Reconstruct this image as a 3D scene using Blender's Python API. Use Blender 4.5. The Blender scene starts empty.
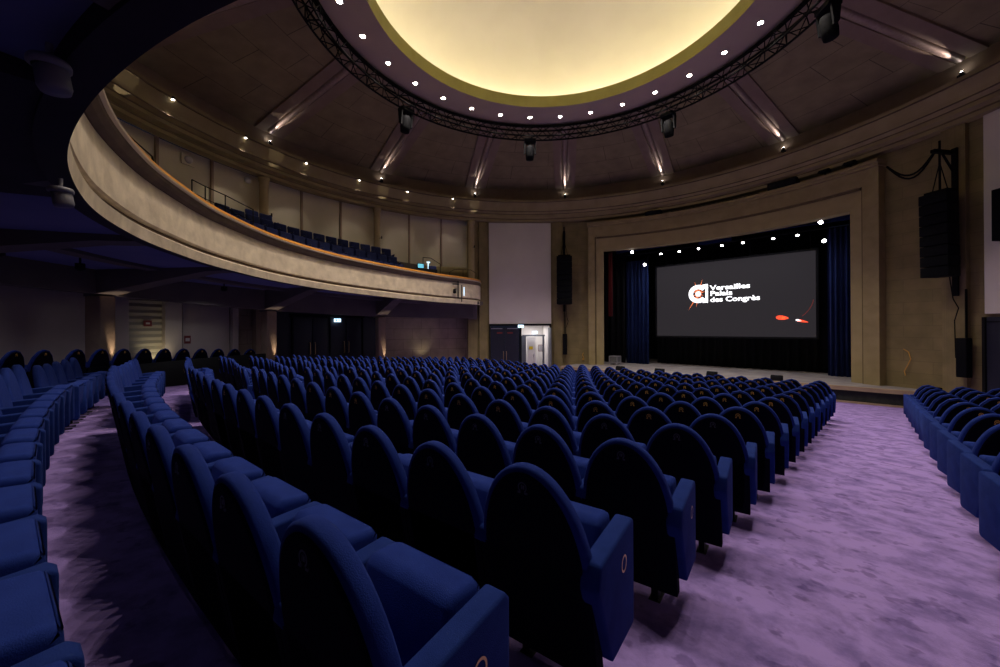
import bpy, bmesh, math, random
from mathutils import Vector, Matrix, Euler
C = bpy.context.scene.collection
SC = bpy.context.scene
sin, cos, pi, rad = math.sin, math.cos, math.pi, math.radians
random.seed(7)

# ------------------------------------------------------------------ camera, world, exposure
CAM = Vector((5.9195, -8.6928, 2.95))
cd = bpy.data.cameras.new('camera'); cam = bpy.data.objects.new('camera', cd); C.objects.link(cam)
cd.sensor_width = 36; cd.sensor_fit = 'HORIZONTAL'; cd.lens = 382.721 / 1000 * 36
cd.shift_y = -6.8 / 1000
cd.clip_start = 0.03; cd.clip_end = 200
cam.rotation_mode = 'QUATERNION'
cam.location = CAM
cam.rotation_quaternion = (Euler((rad(90.121), 0, rad(43.855)), 'XYZ').to_matrix() @ Euler((0, 0, rad(-0.282)), 'XYZ').to_matrix()).to_quaternion()
SC.camera = cam
w = bpy.data.worlds.new('world'); SC.world = w; w.use_nodes = True
w.node_tree.nodes['Background'].inputs[0].default_value = (0.02, 0.025, 0.05, 1)
w.node_tree.nodes['Background'].inputs[1].default_value = 0.3
SC.view_settings.view_transform = 'Standard'; SC.view_settings.look = 'None'
SC.view_settings.gamma = 1; SC.view_settings.use_curve_mapping = False
SC.view_settings.exposure = 0.0
try:
    SC.cycles.use_denoising = True
    SC.cycles.max_bounces = 7; SC.cycles.diffuse_bounces = 4
    SC.cycles.sample_clamp_indirect = 3.0
except Exception: pass
P_DOWN = 230.0      # each ceiling downlight, W
P_DOME = 15.0       # emission of the cove strip
WARM = (1.0, 0.85, 0.74)

# ------------------------------------------------------------------ materials
def nmat(name, col, rough=.7, metal=0., emit=None, es=0., spec=.5, sheen=0.):
    m = bpy.data.materials.new(name); m.use_nodes = True
    b = m.node_tree.nodes['Principled BSDF']
    b.inputs['Base Color'].default_value = (*col, 1); b.inputs['Roughness'].default_value = rough
    b.inputs['Metallic'].default_value = metal; b.inputs['Specular IOR Level'].default_value = spec
    if sheen:
        b.inputs['Sheen Weight'].default_value = sheen; b.inputs['Sheen Roughness'].default_value = .45
        b.inputs['Sheen Tint'].default_value = (.25, .3, 1, 1)
    if emit:
        b.inputs['Emission Color'].default_value = (*emit, 1); b.inputs['Emission Strength'].default_value = es
    return m
def noisy(name, c1, c2, scale=4., rough=.8, detail=6., bump=0., coord='Object', dist=.3, lo=.35, hi=.65, spec=.3, bscale=None, **k):
    m = nmat(name, c1, rough, spec=spec, **k); nt = m.node_tree; N = nt.nodes; b = N['Principled BSDF']
    tc = N.new('ShaderNodeTexCoord'); nz = N.new('ShaderNodeTexNoise'); cr = N.new('ShaderNodeValToRGB')
    nz.inputs['Scale'].default_value = scale; nz.inputs['Detail'].default_value = detail
    nz.inputs['Distortion'].default_value = dist
    nt.links.new(tc.outputs[coord], nz.inputs['Vector']); nt.links.new(nz.outputs['Fac'], cr.inputs['Fac'])
    cr.color_ramp.elements[0].position = lo; cr.color_ramp.elements[1].position = hi
    cr.color_ramp.elements[0].color = (*c1, 1); cr.color_ramp.elements[1].color = (*c2, 1)
    nt.links.new(cr.outputs['Color'], b.inputs['Base Color'])
    if bump:
        n2 = N.new('ShaderNodeTexNoise'); n2.inputs['Scale'].default_value = bscale or scale * 8; n2.inputs['Detail'].default_value = 4
        nt.links.new(tc.outputs[coord], n2.inputs['Vector'])
        bp = N.new('ShaderNodeBump'); bp.inputs['Strength'].default_value = bump; bp.inputs['Distance'].default_value = .02
        nt.links.new(n2.outputs['Fac'], bp.inputs['Height']); nt.links.new(bp.outputs['Normal'], b.inputs['Normal'])
    return m
def bricky(name, c1, c2, mortar, w_, h_, msize, rough=.8, offset=.5, spec=.3, noise=.0):
    m = nmat(name, c1, rough, spec=spec); nt = m.node_tree; N = nt.nodes; b = N['Principled BSDF']
    tc = N.new('ShaderNodeTexCoord'); br = N.new('ShaderNodeTexBrick')
    br.inputs['Scale'].default_value = 1; br.inputs['Brick Width'].default_value = w_; br.inputs['Row Height'].default_value = h_
    br.inputs['Mortar Size'].default_value = msize; br.offset = offset
    br.inputs['Color1'].default_value = (*c1, 1); br.inputs['Color2'].default_value = (*c2, 1); br.inputs['Mortar'].default_value = (*mortar, 1)
    nt.links.new(tc.outputs['UV'], br.inputs['Vector'])
    nz = N.new('ShaderNodeTexNoise'); nz.inputs['Scale'].default_value = 1.7; nz.inputs['Detail'].default_value = 8
    nt.links.new(tc.outputs['Object'], nz.inputs['Vector'])
    mr = N.new('ShaderNodeMapRange'); mr.inputs[1].default_value = .3; mr.inputs[2].default_value = .7; mr.inputs[3].default_value = .82; mr.inputs[4].default_value = 1.12
    nt.links.new(nz.outputs['Fac'], mr.inputs[0])
    mx = N.new('ShaderNodeVectorMath'); mx.operation = 'SCALE'
    nt.links.new(br.outputs['Color'], mx.inputs[0]); nt.links.new(mr.outputs[0], mx.inputs['Scale'])
    nt.links.new(mx.outputs[0], b.inputs['Base Color'])
    return m
M = {}
M['velvet'] = noisy('blue_velvet', (.0135, .035, .225), (.018, .045, .275), 9, .85, bump=.25, bscale=260, sheen=.06, spec=.12)
M['shell'] = nmat('dark_navy_back_cloth', (.003, .0035, .011), .9, spec=.08)
M['panel'] = noisy('blue_cloth_panel', (.0105, .031, .185), (.015, .040, .225), 9, .85, bump=.25, bscale=300, sheen=.05, spec=.12)
M['black_metal'] = nmat('black_metal', (.012, .012, .014), .45, .6)
M['chrome'] = nmat('chrome', (.7, .68, .65), .2, 1.)
M['plate'] = nmat('brushed_plate', (.42, .42, .46), .35, .6)
M['dim_plate'] = nmat('dull_grey_plate', (.10, .10, .13), .6)
M['gold_plate'] = nmat('gold_plate', (.75, .42, .08), .4, .3)
M['stone'] = bricky('beige_stone', (.26, .21, .10), (.23, .19, .09), (.17, .14, .068), 1.6, .42, .006)
M['stone_plain'] = noisy('beige_plaster', (.30, .245, .12), (.36, .295, .15), 2.5, .85, bump=.15)
M['cornice'] = noisy('cornice_plaster', (.30, .245, .125), (.36, .30, .155), 1.5, .6, bump=.08)
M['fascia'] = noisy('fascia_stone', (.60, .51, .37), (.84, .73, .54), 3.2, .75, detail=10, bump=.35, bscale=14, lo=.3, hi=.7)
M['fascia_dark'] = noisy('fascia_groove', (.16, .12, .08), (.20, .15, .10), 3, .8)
M['rail_wood'] = noisy('varnished_wood', (.70, .30, .045), (.85, .38, .06), 6, .4, spec=.6)
M['rail_metal'] = nmat('pewter_moulding', (.72, .60, .45), .4, .4)
M['white_panel'] = noisy('cream_wall_panel', (.74, .69, .52), (.80, .74, .56), 1.2, .8)
M['lilac_board'] = noisy('pale_acoustic_board', (.76, .72, .65), (.80, .76, .69), .8, .85)
M['ceil_cone'] = bricky('ceiling_board', (.32, .27, .14), (.32, .27, .14), (.12, .10, .05), 2.9, 1.15, .010, offset=.37)
M['ceil_disc'] = noisy('ceiling_disc_plaster', (.54, .45, .32), (.58, .48, .34), 1, .8)
M['rib'] = noisy('rib_board', (.28, .21, .145), (.32, .245, .17), 2, .7)
M['rib_tube'] = noisy('rib_tube_satin', (.42, .33, .27), (.50, .40, .33), 12, .45, metal=.5, spec=.6)
M['gold_rim'] = noisy('olive_gold_paint', (.36, .33, .10), (.40, .37, .12), 2, .7)
M['dome'] = noisy('dome_plaster', (.80, .77, .66), (.85, .82, .71), .6, .8)
M['cove'] = nmat('cove_light_strip', (1, .9, .7), .5, emit=(1.0, .85, .64), es=P_DOME)
M['lamp'] = nmat('lamp_glow', (1, .9, .8), .5, emit=(1.0, .86, .72), es=60)
M['lamp_small'] = nmat('small_lamp_glow', (1, .95, .9), .5, emit=(1.0, .88, .78), es=9)
M['lamp_white'] = nmat('lamp_glow_cool', (1, 1, 1), .5, emit=(1.0, .93, .93), es=30)
M['truss'] = nmat('black_truss_paint', (.004, .004, .004), .85, 0, spec=.15)
M['black'] = nmat('matt_black', (.006, .007, .009), .8, spec=.2)
M['speaker'] = noisy('speaker_grille', (.003, .0035, .005), (.006, .007, .009), 60, .8, spec=.1)
M['soffit'] = noisy('soffit_paint', (.16, .18, .36), (.19, .21, .40), 1, .85)
M['beam'] = noisy('dark_beam_paint', (.13, .11, .10), (.16, .135, .12), 1.5, .7)
M['pillar'] = noisy('pillar_plaster', (.32, .24, .165), (.39, .29, .20), 2.5, .8, bump=.2)
M['dark_band'] = noisy('dark_edge_paint_and_bay_shade', (.035, .03, .035), (.045, .037, .043), 2, .8)
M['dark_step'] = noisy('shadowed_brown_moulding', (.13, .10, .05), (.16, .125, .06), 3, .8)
M['pale_band'] = noisy('pale_beige_band', (.36, .30, .15), (.41, .34, .175), 2, .8)
M['column'] = noisy('cream_column', (.42, .34, .20), (.47, .38, .23), 3, .6)
M['low_wall'] = noisy('cream_low_wall', (.60, .54, .46), (.65, .58, .50), 1.3, .85)
M['brown_wall'] = bricky('brown_wall_cladding', (.52, .43, .31), (.47, .39, .28), (.27, .22, .16), 1.1, .62, .01)
M['dark_door'] = nmat('navy_door_paint', (.012, .016, .032), .5)
M['brass'] = nmat('brass', (.75, .55, .22), .3, .9)
M['white_paint'] = nmat('white_paint', (.72, .70, .66), .6)
M['grey_door'] = nmat('grey_door_paint', (.12, .13, .15), .5)
M['shutter'] = nmat('cream_shutter', (.45, .41, .30), .5)
M['red_sign'] = nmat('red_sign', (.22, .03, .025), .5)
M['yellow_sign'] = nmat('yellow_sign', (.8, .6, .02), .5)
M['exit_sign'] = nmat('exit_sign_glow', (.6, .85, 1), .5, emit=(.55, .80, 1.0), es=2.2)
M['exit_green'] = nmat('exit_sign_figure', (.1, .5, .5), .5, emit=(.05, .35, .45), es=.5)
M['stage_top'] = noisy('stage_floor_boards', (.24, .22, .23), (.36, .34, .34), 1.3, .6, detail=8)
M['stage_edge'] = noisy('stage_edge_wood', (.36, .27, .17), (.43, .33, .21), 3, .6)
M['stage_face'] = noisy('stage_front_vinyl', (.020, .024, .022), (.03, .034, .030), 8, .8)
M['curtain'] = noisy('navy_curtain', (.010, .022, .085), (.014, .03, .11), 2, .9, sheen=.3, spec=.1)
M['red_curtain'] = nmat('red_curtain', (.12, .008, .012), .9)
M['screen'] = nmat('projected_grey', (.012, .012, .012), .95, spec=.05, emit=(.024, .021, .0245), es=1.)
M['white_light'] = nmat('screen_white', (1, 1, 1), .9, emit=(.95, .96, 1), es=1.6)
M['orange_light'] = nmat('screen_orange', (1, .3, .1), .9, emit=(1, .22, .07), es=.8)
M['ember'] = nmat('screen_ember', (1, .1, .05), .9, emit=(1, .08, .03), es=1.2)
M['dim_ember'] = nmat('screen_dim_ember', (.3, .03, .02), .9, emit=(.09, .02, .018), es=1.)
M['black_hole'] = M['black']
M['balc_seat'] = noisy('navy_plush', (.012, .02, .09), (.02, .035, .14), 9, .8, sheen=.4)
M['beige_lamp'] = nmat('grey_lamp_housing', (.22, .22, .26), .45)
M['screen_glow'] = nmat('monitor_glow', (.3, .8, 1), .5, emit=(.10, .55, .75), es=.8)

def carpet():
    m = nmat('lilac_carpet', (.3, .2, .4), .95, spec=.1, sheen=.0); nt = m.node_tree; N = nt.nodes; b = N['Principled BSDF']; L = nt.links
    tc = N.new('ShaderNodeTexCoord')
    n1 = N.new('ShaderNodeTexNoise'); n1.inputs['Scale'].default_value = 4.2; n1.inputs['Detail'].default_value = 7; n1.inputs['Distortion'].default_value = .15; n1.inputs['Roughness'].default_value = .62
    L.new(tc.outputs['Object'], n1.inputs['Vector'])
    c1 = N.new('ShaderNodeValToRGB'); e = c1.color_ramp.elements
    e[0].position = .34; e[0].color = (.23, .165, .45, 1); e[1].position = .58; e[1].color = (.42, .30, .72, 1)
    L.new(n1.outputs['Fac'], c1.inputs['Fac'])
    vo = N.new('ShaderNodeTexNoise'); vo.inputs['Scale'].default_value = 6.5; vo.inputs['Detail'].default_value = 3; vo.inputs['Distortion'].default_value = .2
    L.new(tc.outputs['Object'], vo.inputs['Vector'])
    c2 = N.new('ShaderNodeValToRGB'); f = c2.color_ramp.elements
    f[0].position = .34; f[0].color = (.66, .64, .70, 1); f[1].position = .40; f[1].color = (1, 1, 1, 1)
    L.new(vo.outputs['Fac'], c2.inputs['Fac'])
    mx = N.new('ShaderNodeMix'); mx.data_type = 'RGBA'; mx.blend_type = 'MULTIPLY'; mx.inputs[0].default_value = 1
    L.new(c1.outputs['Color'], mx.inputs[6]); L.new(c2.outputs['Color'], mx.inputs[7])
    L.new(mx.outputs[2], b.inputs['Base Color'])
    n3 = N.new('ShaderNodeTexNoise'); n3.inputs['Scale'].default_value = 120; L.new(tc.outputs['Object'], n3.inputs['Vector'])
    bp = N.new('ShaderNodeBump'); bp.inputs['Strength'].default_value = .4; bp.inputs['Distance'].default_value = .01
    L.new(n3.outputs['Fac'], bp.inputs['Height']); L.new(bp.outputs['Normal'], b.inputs['Normal'])
    return m
M['carpet'] = carpet()

# ------------------------------------------------------------------ helpers
class MB:
    """collects polygons (with uv) into one mesh"""
    def __init__(s): s.v = []; s.f = []; s.uv = []; s.mi = []; s.sm = []
    def add(s, vs, fs, uvs=None, mi=0, smooth=False):
        o = len(s.v); s.v += [tuple(v) for v in vs]
        for i, f in enumerate(fs):
            s.f.append([o + k for k in f]); s.mi.append(mi); s.sm.append(smooth)
            s.uv.append(uvs[i] if uvs else None)
        return s
    def box(s, cx, cy, cz, sx, sy, sz, rz=0, mi=0, M_=None):
        vs = [Vector((x * sx / 2, y * sy / 2, z * sz / 2)) for x in (-1, 1) for y in (-1, 1) for z in (-1, 1)]
        R = Matrix.Rotation(rz, 3, 'Z') if M_ is None else M_
        vs = [R @ v + Vector((cx, cy, cz)) for v in vs]
        fs = [(0, 1, 3, 2), (4, 6, 7, 5), (0, 4, 5, 1), (2, 3, 7, 6), (0, 2, 6, 4), (1, 5, 7, 3)]
        dims = [(sy, sz), (sy, sz), (sx, sz), (sx, sz), (sx, sy), (sx, sy)]
        uvs = []
        for f, (a, b) in zip(fs, dims):
            uvs.append([(0, 0), (0, b), (a, b), (a, 0)])
        return s.add(vs, fs, uvs, mi)
    def tube(s, p, q, r, n=8, mi=0, r2=None, caps=True):
        p = Vector(p); q = Vector(q); d = (q - p)
        if d.length < 1e-6: return s
        z = d.normalized(); x = z.orthogonal().normalized(); y = z.cross(x); r2 = r if r2 is None else r2
        vs = []
        for k in range(n):
            a = 2 * pi * k / n; vs.append(p + r * (cos(a) * x + sin(a) * y))
        for k in range(n):
            a = 2 * pi * k / n; vs.append(q + r2 * (cos(a) * x + sin(a) * y))
        fs = [(k, (k + 1) % n, n + (k + 1) % n, n + k) for k in range(n)]
        s.add(vs, fs, None, mi, True)
        if caps: s.add(vs, [tuple(range(n))[::-1], tuple(range(n, 2 * n))], None, mi)
        return s
    def path(s, pts, r, n=6, mi=0):
        for a, b in zip(pts[:-1], pts[1:]): s.tube(a, b, r, n, mi)
        return s
    def lathe(s, prof, c=(0, 0, 0), n=20, mi=0, M_=None):
        vs = []; m = len(prof)
        for k in range(n):
            a = 2 * pi * k / n
            for (r, z) in prof:
                v = Vector((r * cos(a), r * sin(a), z))
                if M_ is not None: v = M_ @ v
                vs.append(v + Vector(c))
        fs = [(k * m + j, ((k + 1) % n) * m + j, ((k + 1) % n) * m + j + 1, k * m + j + 1) for k in range(n) for j in range(m - 1)]
        s.add(vs, fs, None, mi, True); return s
    def prism(s, poly, axis, a, b, mi=0, T=None):
        """poly in (u,v) extruded from a to b; axis 'x': (t,u,v); 'y': (u,t,v); 'z': (u,v,t)"""
        def P(u, v, t):
            p = {'x': (t, u, v), 'y': (u, t, v), 'z': (u, v, t)}[axis]
            return T(p) if T else p
        n = len(poly)
        vs = [P(u, v, a) for u, v in poly] + [P(u, v, b) for u, v in poly]
        fs = [(k, (k + 1) % n, n + (k + 1) % n, n + k) for k in range(n)] + [tuple(range(n))[::-1], tuple(range(n, 2 * n))]
        s.add(vs, fs, None, mi); return s
    def mesh(s, name, mats, bevel=0, fixn=True):
        me = bpy.data.meshes.new(name)
        me.from_pydata([tuple(v) for v in s.v], [], s.f)
        for m in (mats if isinstance(mats, (list, tuple)) else [mats]): me.materials.append(m)
        for i, p in enumerate(me.polygons): p.material_index = s.mi[i]; p.use_smooth = s.sm[i]
        if any(u is not None for u in s.uv):
            ul = me.uv_layers.new(name='UVMap')
            for p, u in zip(me.polygons, s.uv):
                if u:
                    for li, c in zip(p.loop_indices, u): ul.data[li].uv = c
        if fixn or bevel:
            bm = bmesh.new(); bm.from_mesh(me)
            if bevel:
                bmesh.ops.remove_doubles(bm, verts=bm.verts, dist=1e-5)
                es = [e for e in bm.edges if len(e.link_faces) == 2 and e.calc_face_angle(0) > .6]
                bmesh.ops.bevel(bm, geom=es, offset=bevel, segments=2, profile=.6, affect='EDGES')
                for f in bm.faces: f.smooth = True
            bmesh.ops.recalc_face_normals(bm, faces=bm.faces)
            bm.to_mesh(me); bm.free()
        return me
    def obj(s, name, mats, parent=None, bevel=0, **k):
        o = bpy.data.objects.new(name, s.mesh(name, mats, bevel, **k)); C.objects.link(o)
        if parent is not None: o.parent = parent
        return o
def tag(o, label, cat, group=None, kind=None):
    if label: o['label'] = label
    if cat: o['category'] = cat
    if group: o['group'] = group
    if kind: o['kind'] = kind
    return o
def struct(o): o['kind'] = 'structure'; return o
def empty(name, loc=(0, 0, 0), rz=0., label=None, cat=None, group=None):
    o = bpy.data.objects.new(name, None); C.objects.link(o); o.location = loc; o.rotation_euler = (0, 0, rz)
    o.empty_display_size = .2
    return tag(o, label, cat, group)
def clone(root, loc, rz, label, group=None):
    r = root.copy(); C.objects.link(r); r.location = loc; r.rotation_euler = (0, 0, rz); r['label'] = label
    if group: r['group'] = group
    for ch in list(root.children):
        c = ch.copy(); C.objects.link(c); c.parent = r
        for g in list(ch.children):
            d = g.copy(); C.objects.link(d); d.parent = c
    return r
def pol(phi, r, z): a = rad(phi); return Vector((r * sin(a), r * cos(a), z))
def revolve(mb, prof, p0, p1, n, mi=0, smooth=True, Rf=None, Zf=None, closed=False):
    """profile [(r,z)]; Rf/Zf add an azimuth dependent offset. uv in metres"""
    L = [0]
    for a, b in zip(prof[:-1], prof[1:]): L.append(L[-1] + math.hypot(b[0] - a[0], b[1] - a[1]))
    rm = sum(p[0] for p in prof) / len(prof)
    if Rf: rm += 9.3
    pr = prof + [prof[0]] if closed else prof
    if closed: L.append(L[-1] + .5)
    m = len(pr); vs = []; 
    for i in range(n + 1):
        ph = p0 + (p1 - p0) * i / n; a = rad(ph)
        dr = Rf(ph) if Rf else 0; dz = Zf(ph) if Zf else 0
        for (r, z) in pr: vs.append((((r + dr) * sin(a)), ((r + dr) * cos(a)), z + dz))
    fs = []; uvs = []
    for i in range(n):
        u0 = rad(p0 + (p1 - p0) * i / n) * rm; u1 = rad(p0 + (p1 - p0) * (i + 1) / n) * rm
        for j in range(m - 1):
            fs.append((i * m + j, (i + 1) * m + j, (i + 1) * m + j + 1, i * m + j + 1))
            uvs.append([(u0, L[j]), (u1, L[j]), (u1, L[j + 1]), (u0, L[j + 1])])
    mb.add(vs, fs, uvs, mi, smooth)
    if closed:
        mb.add(vs, [tuple(range(m - 1)), tuple(range(n * m, n * m + m - 1))], None, mi)
    return mb
def interp(x, xs, ys):
    if x <= xs[0]: return ys[0]
    if x >= xs[-1]: return ys[-1]
    for i in range(len(xs) - 1):
        if x <= xs[i + 1]:
            t = (x - xs[i]) / (xs[i + 1] - xs[i]); return ys[i] + t * (ys[i + 1] - ys[i])
def smoothf(xs, ys):
    def f(x): return (interp(x - 3, xs, ys) + interp(x - 1.5, xs, ys) + interp(x, xs, ys) + interp(x + 1.5, xs, ys) + interp(x + 3, xs, ys)) / 5
    return f
# the camera's projection: used only to decide which seats the photograph can show
def proj(p):
    th = rad(43.855); d = Vector(p) - CAM
    X = d.x * cos(th) + d.y * sin(th); Y = -d.x * sin(th) + d.y * cos(th)
    if Y < .05: return None
    return (500 + 382.7 * X / Y, 326.7 - 382.7 * d.z / Y, Y)
def spot(name, loc, aim, power, ang, col=WARM, r=.03, blend=.6, parent=None):
    l = bpy.data.lights.new(name, 'SPOT'); l.energy = power; l.color = col; l.spot_size = rad(ang); l.spot_blend = blend; l.shadow_soft_size = r
    o = bpy.data.objects.new(name, l); C.objects.link(o); o.location = loc
    o.rotation_euler = (Vector(aim) - Vector(loc)).to_track_quat('-Z', 'Y').to_euler()
    if parent is not None:
        o.parent = parent; o.location = Vector(loc) - parent.location
        if abs(parent.rotation_euler[2]) > 1e-6:
            R = Matrix.Rotation(-parent.rotation_euler[2], 3, 'Z'); o.location = R @ (Vector(loc) - parent.location)
            o.rotation_euler = (R @ (Vector(aim) - Vector(loc))).to_track_quat('-Z', 'Y').to_euler()
    return o

# ------------------------------------------------------------------ floor
def base(D):
    if D < -4: D = -4 + (D + 4) * .3
    if D <= 13: return -.768 - .0889 * D + .0013 * D * D + 2.95 - .73
    z13 = -.768 - .0889 * 13 + .0013 * 169 + 2.95 - .73
    return max(.09, z13 + (D - 13) * (.09 - z13) / 6.0)
def drop(x): return -.10 * max(0., min(1., (-2.2 - x)))
def fz(x, y): return base(y + 8.6928 - .015 * (x * x - 25.8)) + drop(x)
mb = MB(); NX = 72
vs = []; idx = {}
for i in range(NX + 1):
    for j in range(NX + 1):
        x = -15.2 + 30.4 * i / NX; y = -15.2 + 30.4 * j / NX
        vs.append((x, y, fz(x, y)))
fs = []
for i in range(NX):
    for j in range(NX):
        a = i * (NX + 1) + j; q = [a, a + NX + 1, a + NX + 2, a + 1]
        if all(math.hypot(vs[k][0], vs[k][1]) < 15.3 for k in q) and vs[a][1] < 12.6: fs.append(q)
mb.add(vs, fs, None, 0, True)
struct(mb.obj('floor', M['carpet'], fixn=False))

# ------------------------------------------------------------------ drum walls
OP0, OP1, OPT = -24.3, 24.4, 7.56          # stage opening
WR = 13.4
mb = MB()
revolve(mb, [(WR, 0.), (WR, 9.5)], -38.3, -24.6, 8); revolve(mb, [(WR, OPT), (WR, 9.5)], -24.6, 24.6, 24)
revolve(mb, [(WR, 0.), (WR, 9.5)], 24.6, 40.6, 9)
struct(mb.obj('wall_stage', M['stone'], fixn=False))
mb = MB(); revolve(mb, [(WR, -.2), (WR, 9.5)], -59.4, -53.9, 4); revolve(mb, [(WR, 9.3), (WR, 9.5)], -54.6, -36.9, 6)
struct(mb.obj('wall_left', M['stone'], fixn=False))
mb = MB(); revolve(mb, [(WR, 0), (WR, 9.5)], 40.6, 64, 14)
struct(mb.obj('wall_right', M['stone'], fixn=False))
# upper wall behind the balcony: cream panels between thin dark posts
mb = MB(); revolve(mb, [(13.7, 4.4), (13.7, 9.5)], -59, -300, 160)
struct(mb.obj('wall_balcony', M['white_panel'], fixn=False))
mb = MB()
for ph in (-66.5, -74.6, -90.6, -98.8, -114.8, -122.8, -138.8, -146.8): 
    p = pol(ph, 13.64, 7.0); mb.box(p.x, p.y, p.z, .09, .08, 5.0, -rad(ph))
struct(mb.obj('trim_1', M['pillar']))
mb = MB(); revolve(mb, [(13.62, 6.05), (13.45, 6.05), (13.45, 6.55), (13.62, 6.62)], -59.6, -78.5, 12, closed=True)
struct(mb.obj('trim_2', M['stone_plain']))
# lower wall
mb = MB(); revolve(mb, [(14.4, -.2), (14.4, 5.2)], -110.4, -300, 120); struct(mb.obj('wall_rear', M['low_wall'], fixn=False))
mb = MB(); revolve(mb, [(14.4, -.2), (14.4, 5.2)], -102, -110.4, 8); struct(mb.obj('wall_side', M['brown_wall'], fixn=False))
mb = MB(); revolve(mb, [(14.2, -.2), (14.2, 5.2)], -58.4, -81.8, 16)
struct(mb.obj('wall_slatted', M['brown_wall'], fixn=False))

# pilasters flanking the pale boards (dark-edged mouldings of the stone wall)
mb = MB()
for ph, wd in ((-55.9, .5), (-36.0, .55), (-58.8, .55), (36.9, .6), (40.0, .3)):
    p = pol(ph, 13.36, 4.7)
    if ph == 40.0: continue
    mb.box(p.x, p.y, p.z, wd, .24, 9.5, -rad(ph))
struct(mb.obj('trim_3', M['stone']))

# ------------------------------------------------------------------ cornice ring and ceiling
mb = MB()
prof = [(13.45, 9.42), (13.05, 9.42), (13.05, 9.60), (12.85, 9.66), (12.85, 9.82), (12.66, 9.92), (12.62, 10.06), (12.48, 10.38), (12.42, 10.40), (12.42, 10.54), (12.56, 10.54), (12.66, 10.35), (13.2, 10.35), (13.2, 9.9), (13.45, 9.9)]
revolve(mb, prof, -180, 180, 180, smooth=False)
struct(mb.obj('trim_4', M['cornice'], fixn=False))
mb = MB()
for (r, z) in ((12.665, 9.915), (12.86, 9.80), (13.055, 9.56), (12.43, 10.40)):
    revolve(mb, [(r - .012, z - .02), (r + .01, z - .02), (r + .01, z + .02), (r - .012, z + .02)], -180, 180, 120, closed=True)
struct(mb.obj('trim_13', M['fascia_dark'], fixn=False))
mb = MB(); revolve(mb, [(13.35, 10.2), (13.35, 11.6)], -180, 180, 120)
struct(mb.obj('trim_5', M['rib'], fixn=False))
mb = MB(); revolve(mb, [(13.4, 11.47), (7.0, 13.0)], -180, 180, 120)
struct(mb.obj('ceiling', M['ceil_cone'], fixn=False))
mb = MB(); revolve(mb, [(7.16, 13.05), (7.16, 12.03), (5.40, 12.03)], -180, 180, 120, smooth=False)
struct(mb.obj('trim_6', M['ceil_disc'], fixn=False))
mb = MB(); revolve(mb, [(5.40, 12.03), (5.36, 12.46), (5.46, 12.46), (5.50, 12.36), (6.3, 12.36), (6.3, 12.7)], -180, 180, 120, smooth=False)
struct(mb.obj('trim_7', M['gold_rim'], fixn=False))
mb = MB()
prof = [(6.3 * cos(rad(t)), 12.62 + 2.9 * sin(rad(t))) for t in range(0, 91, 5)]
revolve(mb, prof, -180, 180, 120)
struct(mb.obj('trim_8', M['dome'], fixn=False))
cv = MB(); revolve(cv, [(5.98, 12.40), (6.12, 12.40), (6.12, 12.46), (5.98, 12.46)], -180, 180, 90, closed=True)
tag(cv.obj('cove_light', M['cove']), 'warm ring of cove lighting hidden behind the golden rim of the dome', 'light')

# ceiling ribs: recessed board, dark slot, satin half tube, uplight at the foot
RP = [-106.0 + 24 * k for k in range(-2, 9)]
sl = (13.0 - 11.47) / (7.0 - 13.4)
def cz(r): return 11.47 + sl * (r - 13.4)
def rib_mesh():
    root = MB()
def along(r, off, dz, ph): # point on rib
    a = rad(ph); return Vector((r * sin(a) + off * cos(a), r * cos(a) - off * sin(a), cz(r) + dz))
names_rib = ['behind the balcony corner at far left', 'left of the stage, fourth', 'left']
riblab = {}
for k, ph in enumerate(RP):
    rt = empty('ceiling_rib', pol(ph, 13.1, cz(13.1)), 0, None, 'ceiling rib', 'ribs radiating across the ceiling')
    def loc(v): return v - rt.location
    b = MB()
    for s0, s1, z0, z1 in ((-.60, -.17, -.09, .02), (.15, .60, -.09, .02)):
        vs = [loc(along(r, o, z, ph)) for r in (13.25, 7.1) for o in (s0, s1) for z in (z0, z1)]
        b.add(vs, [(0, 1, 3, 2), (4, 6, 7, 5), (0, 4, 5, 1), (2, 3, 7, 6), (0, 2, 6, 4), (1, 5, 7, 3)])
    b.obj('rib_board', M['rib'], rt)
    b = MB(); vs = []
    n = 10
    for r in (13.15, 7.15):
        for i in range(n + 1):
            a = pi * i / n; vs.append(loc(along(r, .135 * cos(a), -.04 - .13 * sin(a), ph)))
    b.add(vs, [(i, i + 1, n + 2 + i, n + 1 + i) for i in range(n)], None, 0, True)
    b.add(vs, [tuple(range(n + 1)), tuple(range(n + 1, 2 * n + 2))])
    b.obj('rib_tube', M['rib_tube'], rt)
    f = MB(); q = loc(pol(ph, 13.2, 10.92)); f.box(q.x, q.y, q.z, .14, .16, .10, -rad(ph)); f.tube(loc(pol(ph, 13.3, 10.72)), q, .025)
    f.tube(q, q + Vector((0, 0, .14)), .05)
    f.obj('uplight', M['black_metal'], rt)
    f = MB(); f.tube(q + Vector((0, 0, .14)), q + Vector((0, 0, .15)), .04); f.obj('uplight_lens', M['lamp_white'], rt)
    spot('rib_spot', pol(ph, 13.16, 11.10), pol(ph, 12.3, cz(12.3) - .14), 120, 24, (1, .80, .74), .02, .7, rt)
    riblab[ph] = rt
desc = {-154: 'leftmost at the frame edge', -130: 'second from the left, mostly behind the balcony', -106: 'above the far left of the balcony', -82: 'above the middle of the balcony', -58: 'above the right end of the balcony',
        -34: 'above the gap between tall board and stage', -10: 'above the left half of the stage', 14: 'above the right half of the stage', 38: 'at the far right above the right speaker stack', 62: 'beyond the right frame edge', 86: 'far beyond the right frame edge'}
for ph, rt in riblab.items(): rt['label'] = 'brown ceiling rib ' + desc[round(ph)]

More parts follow.
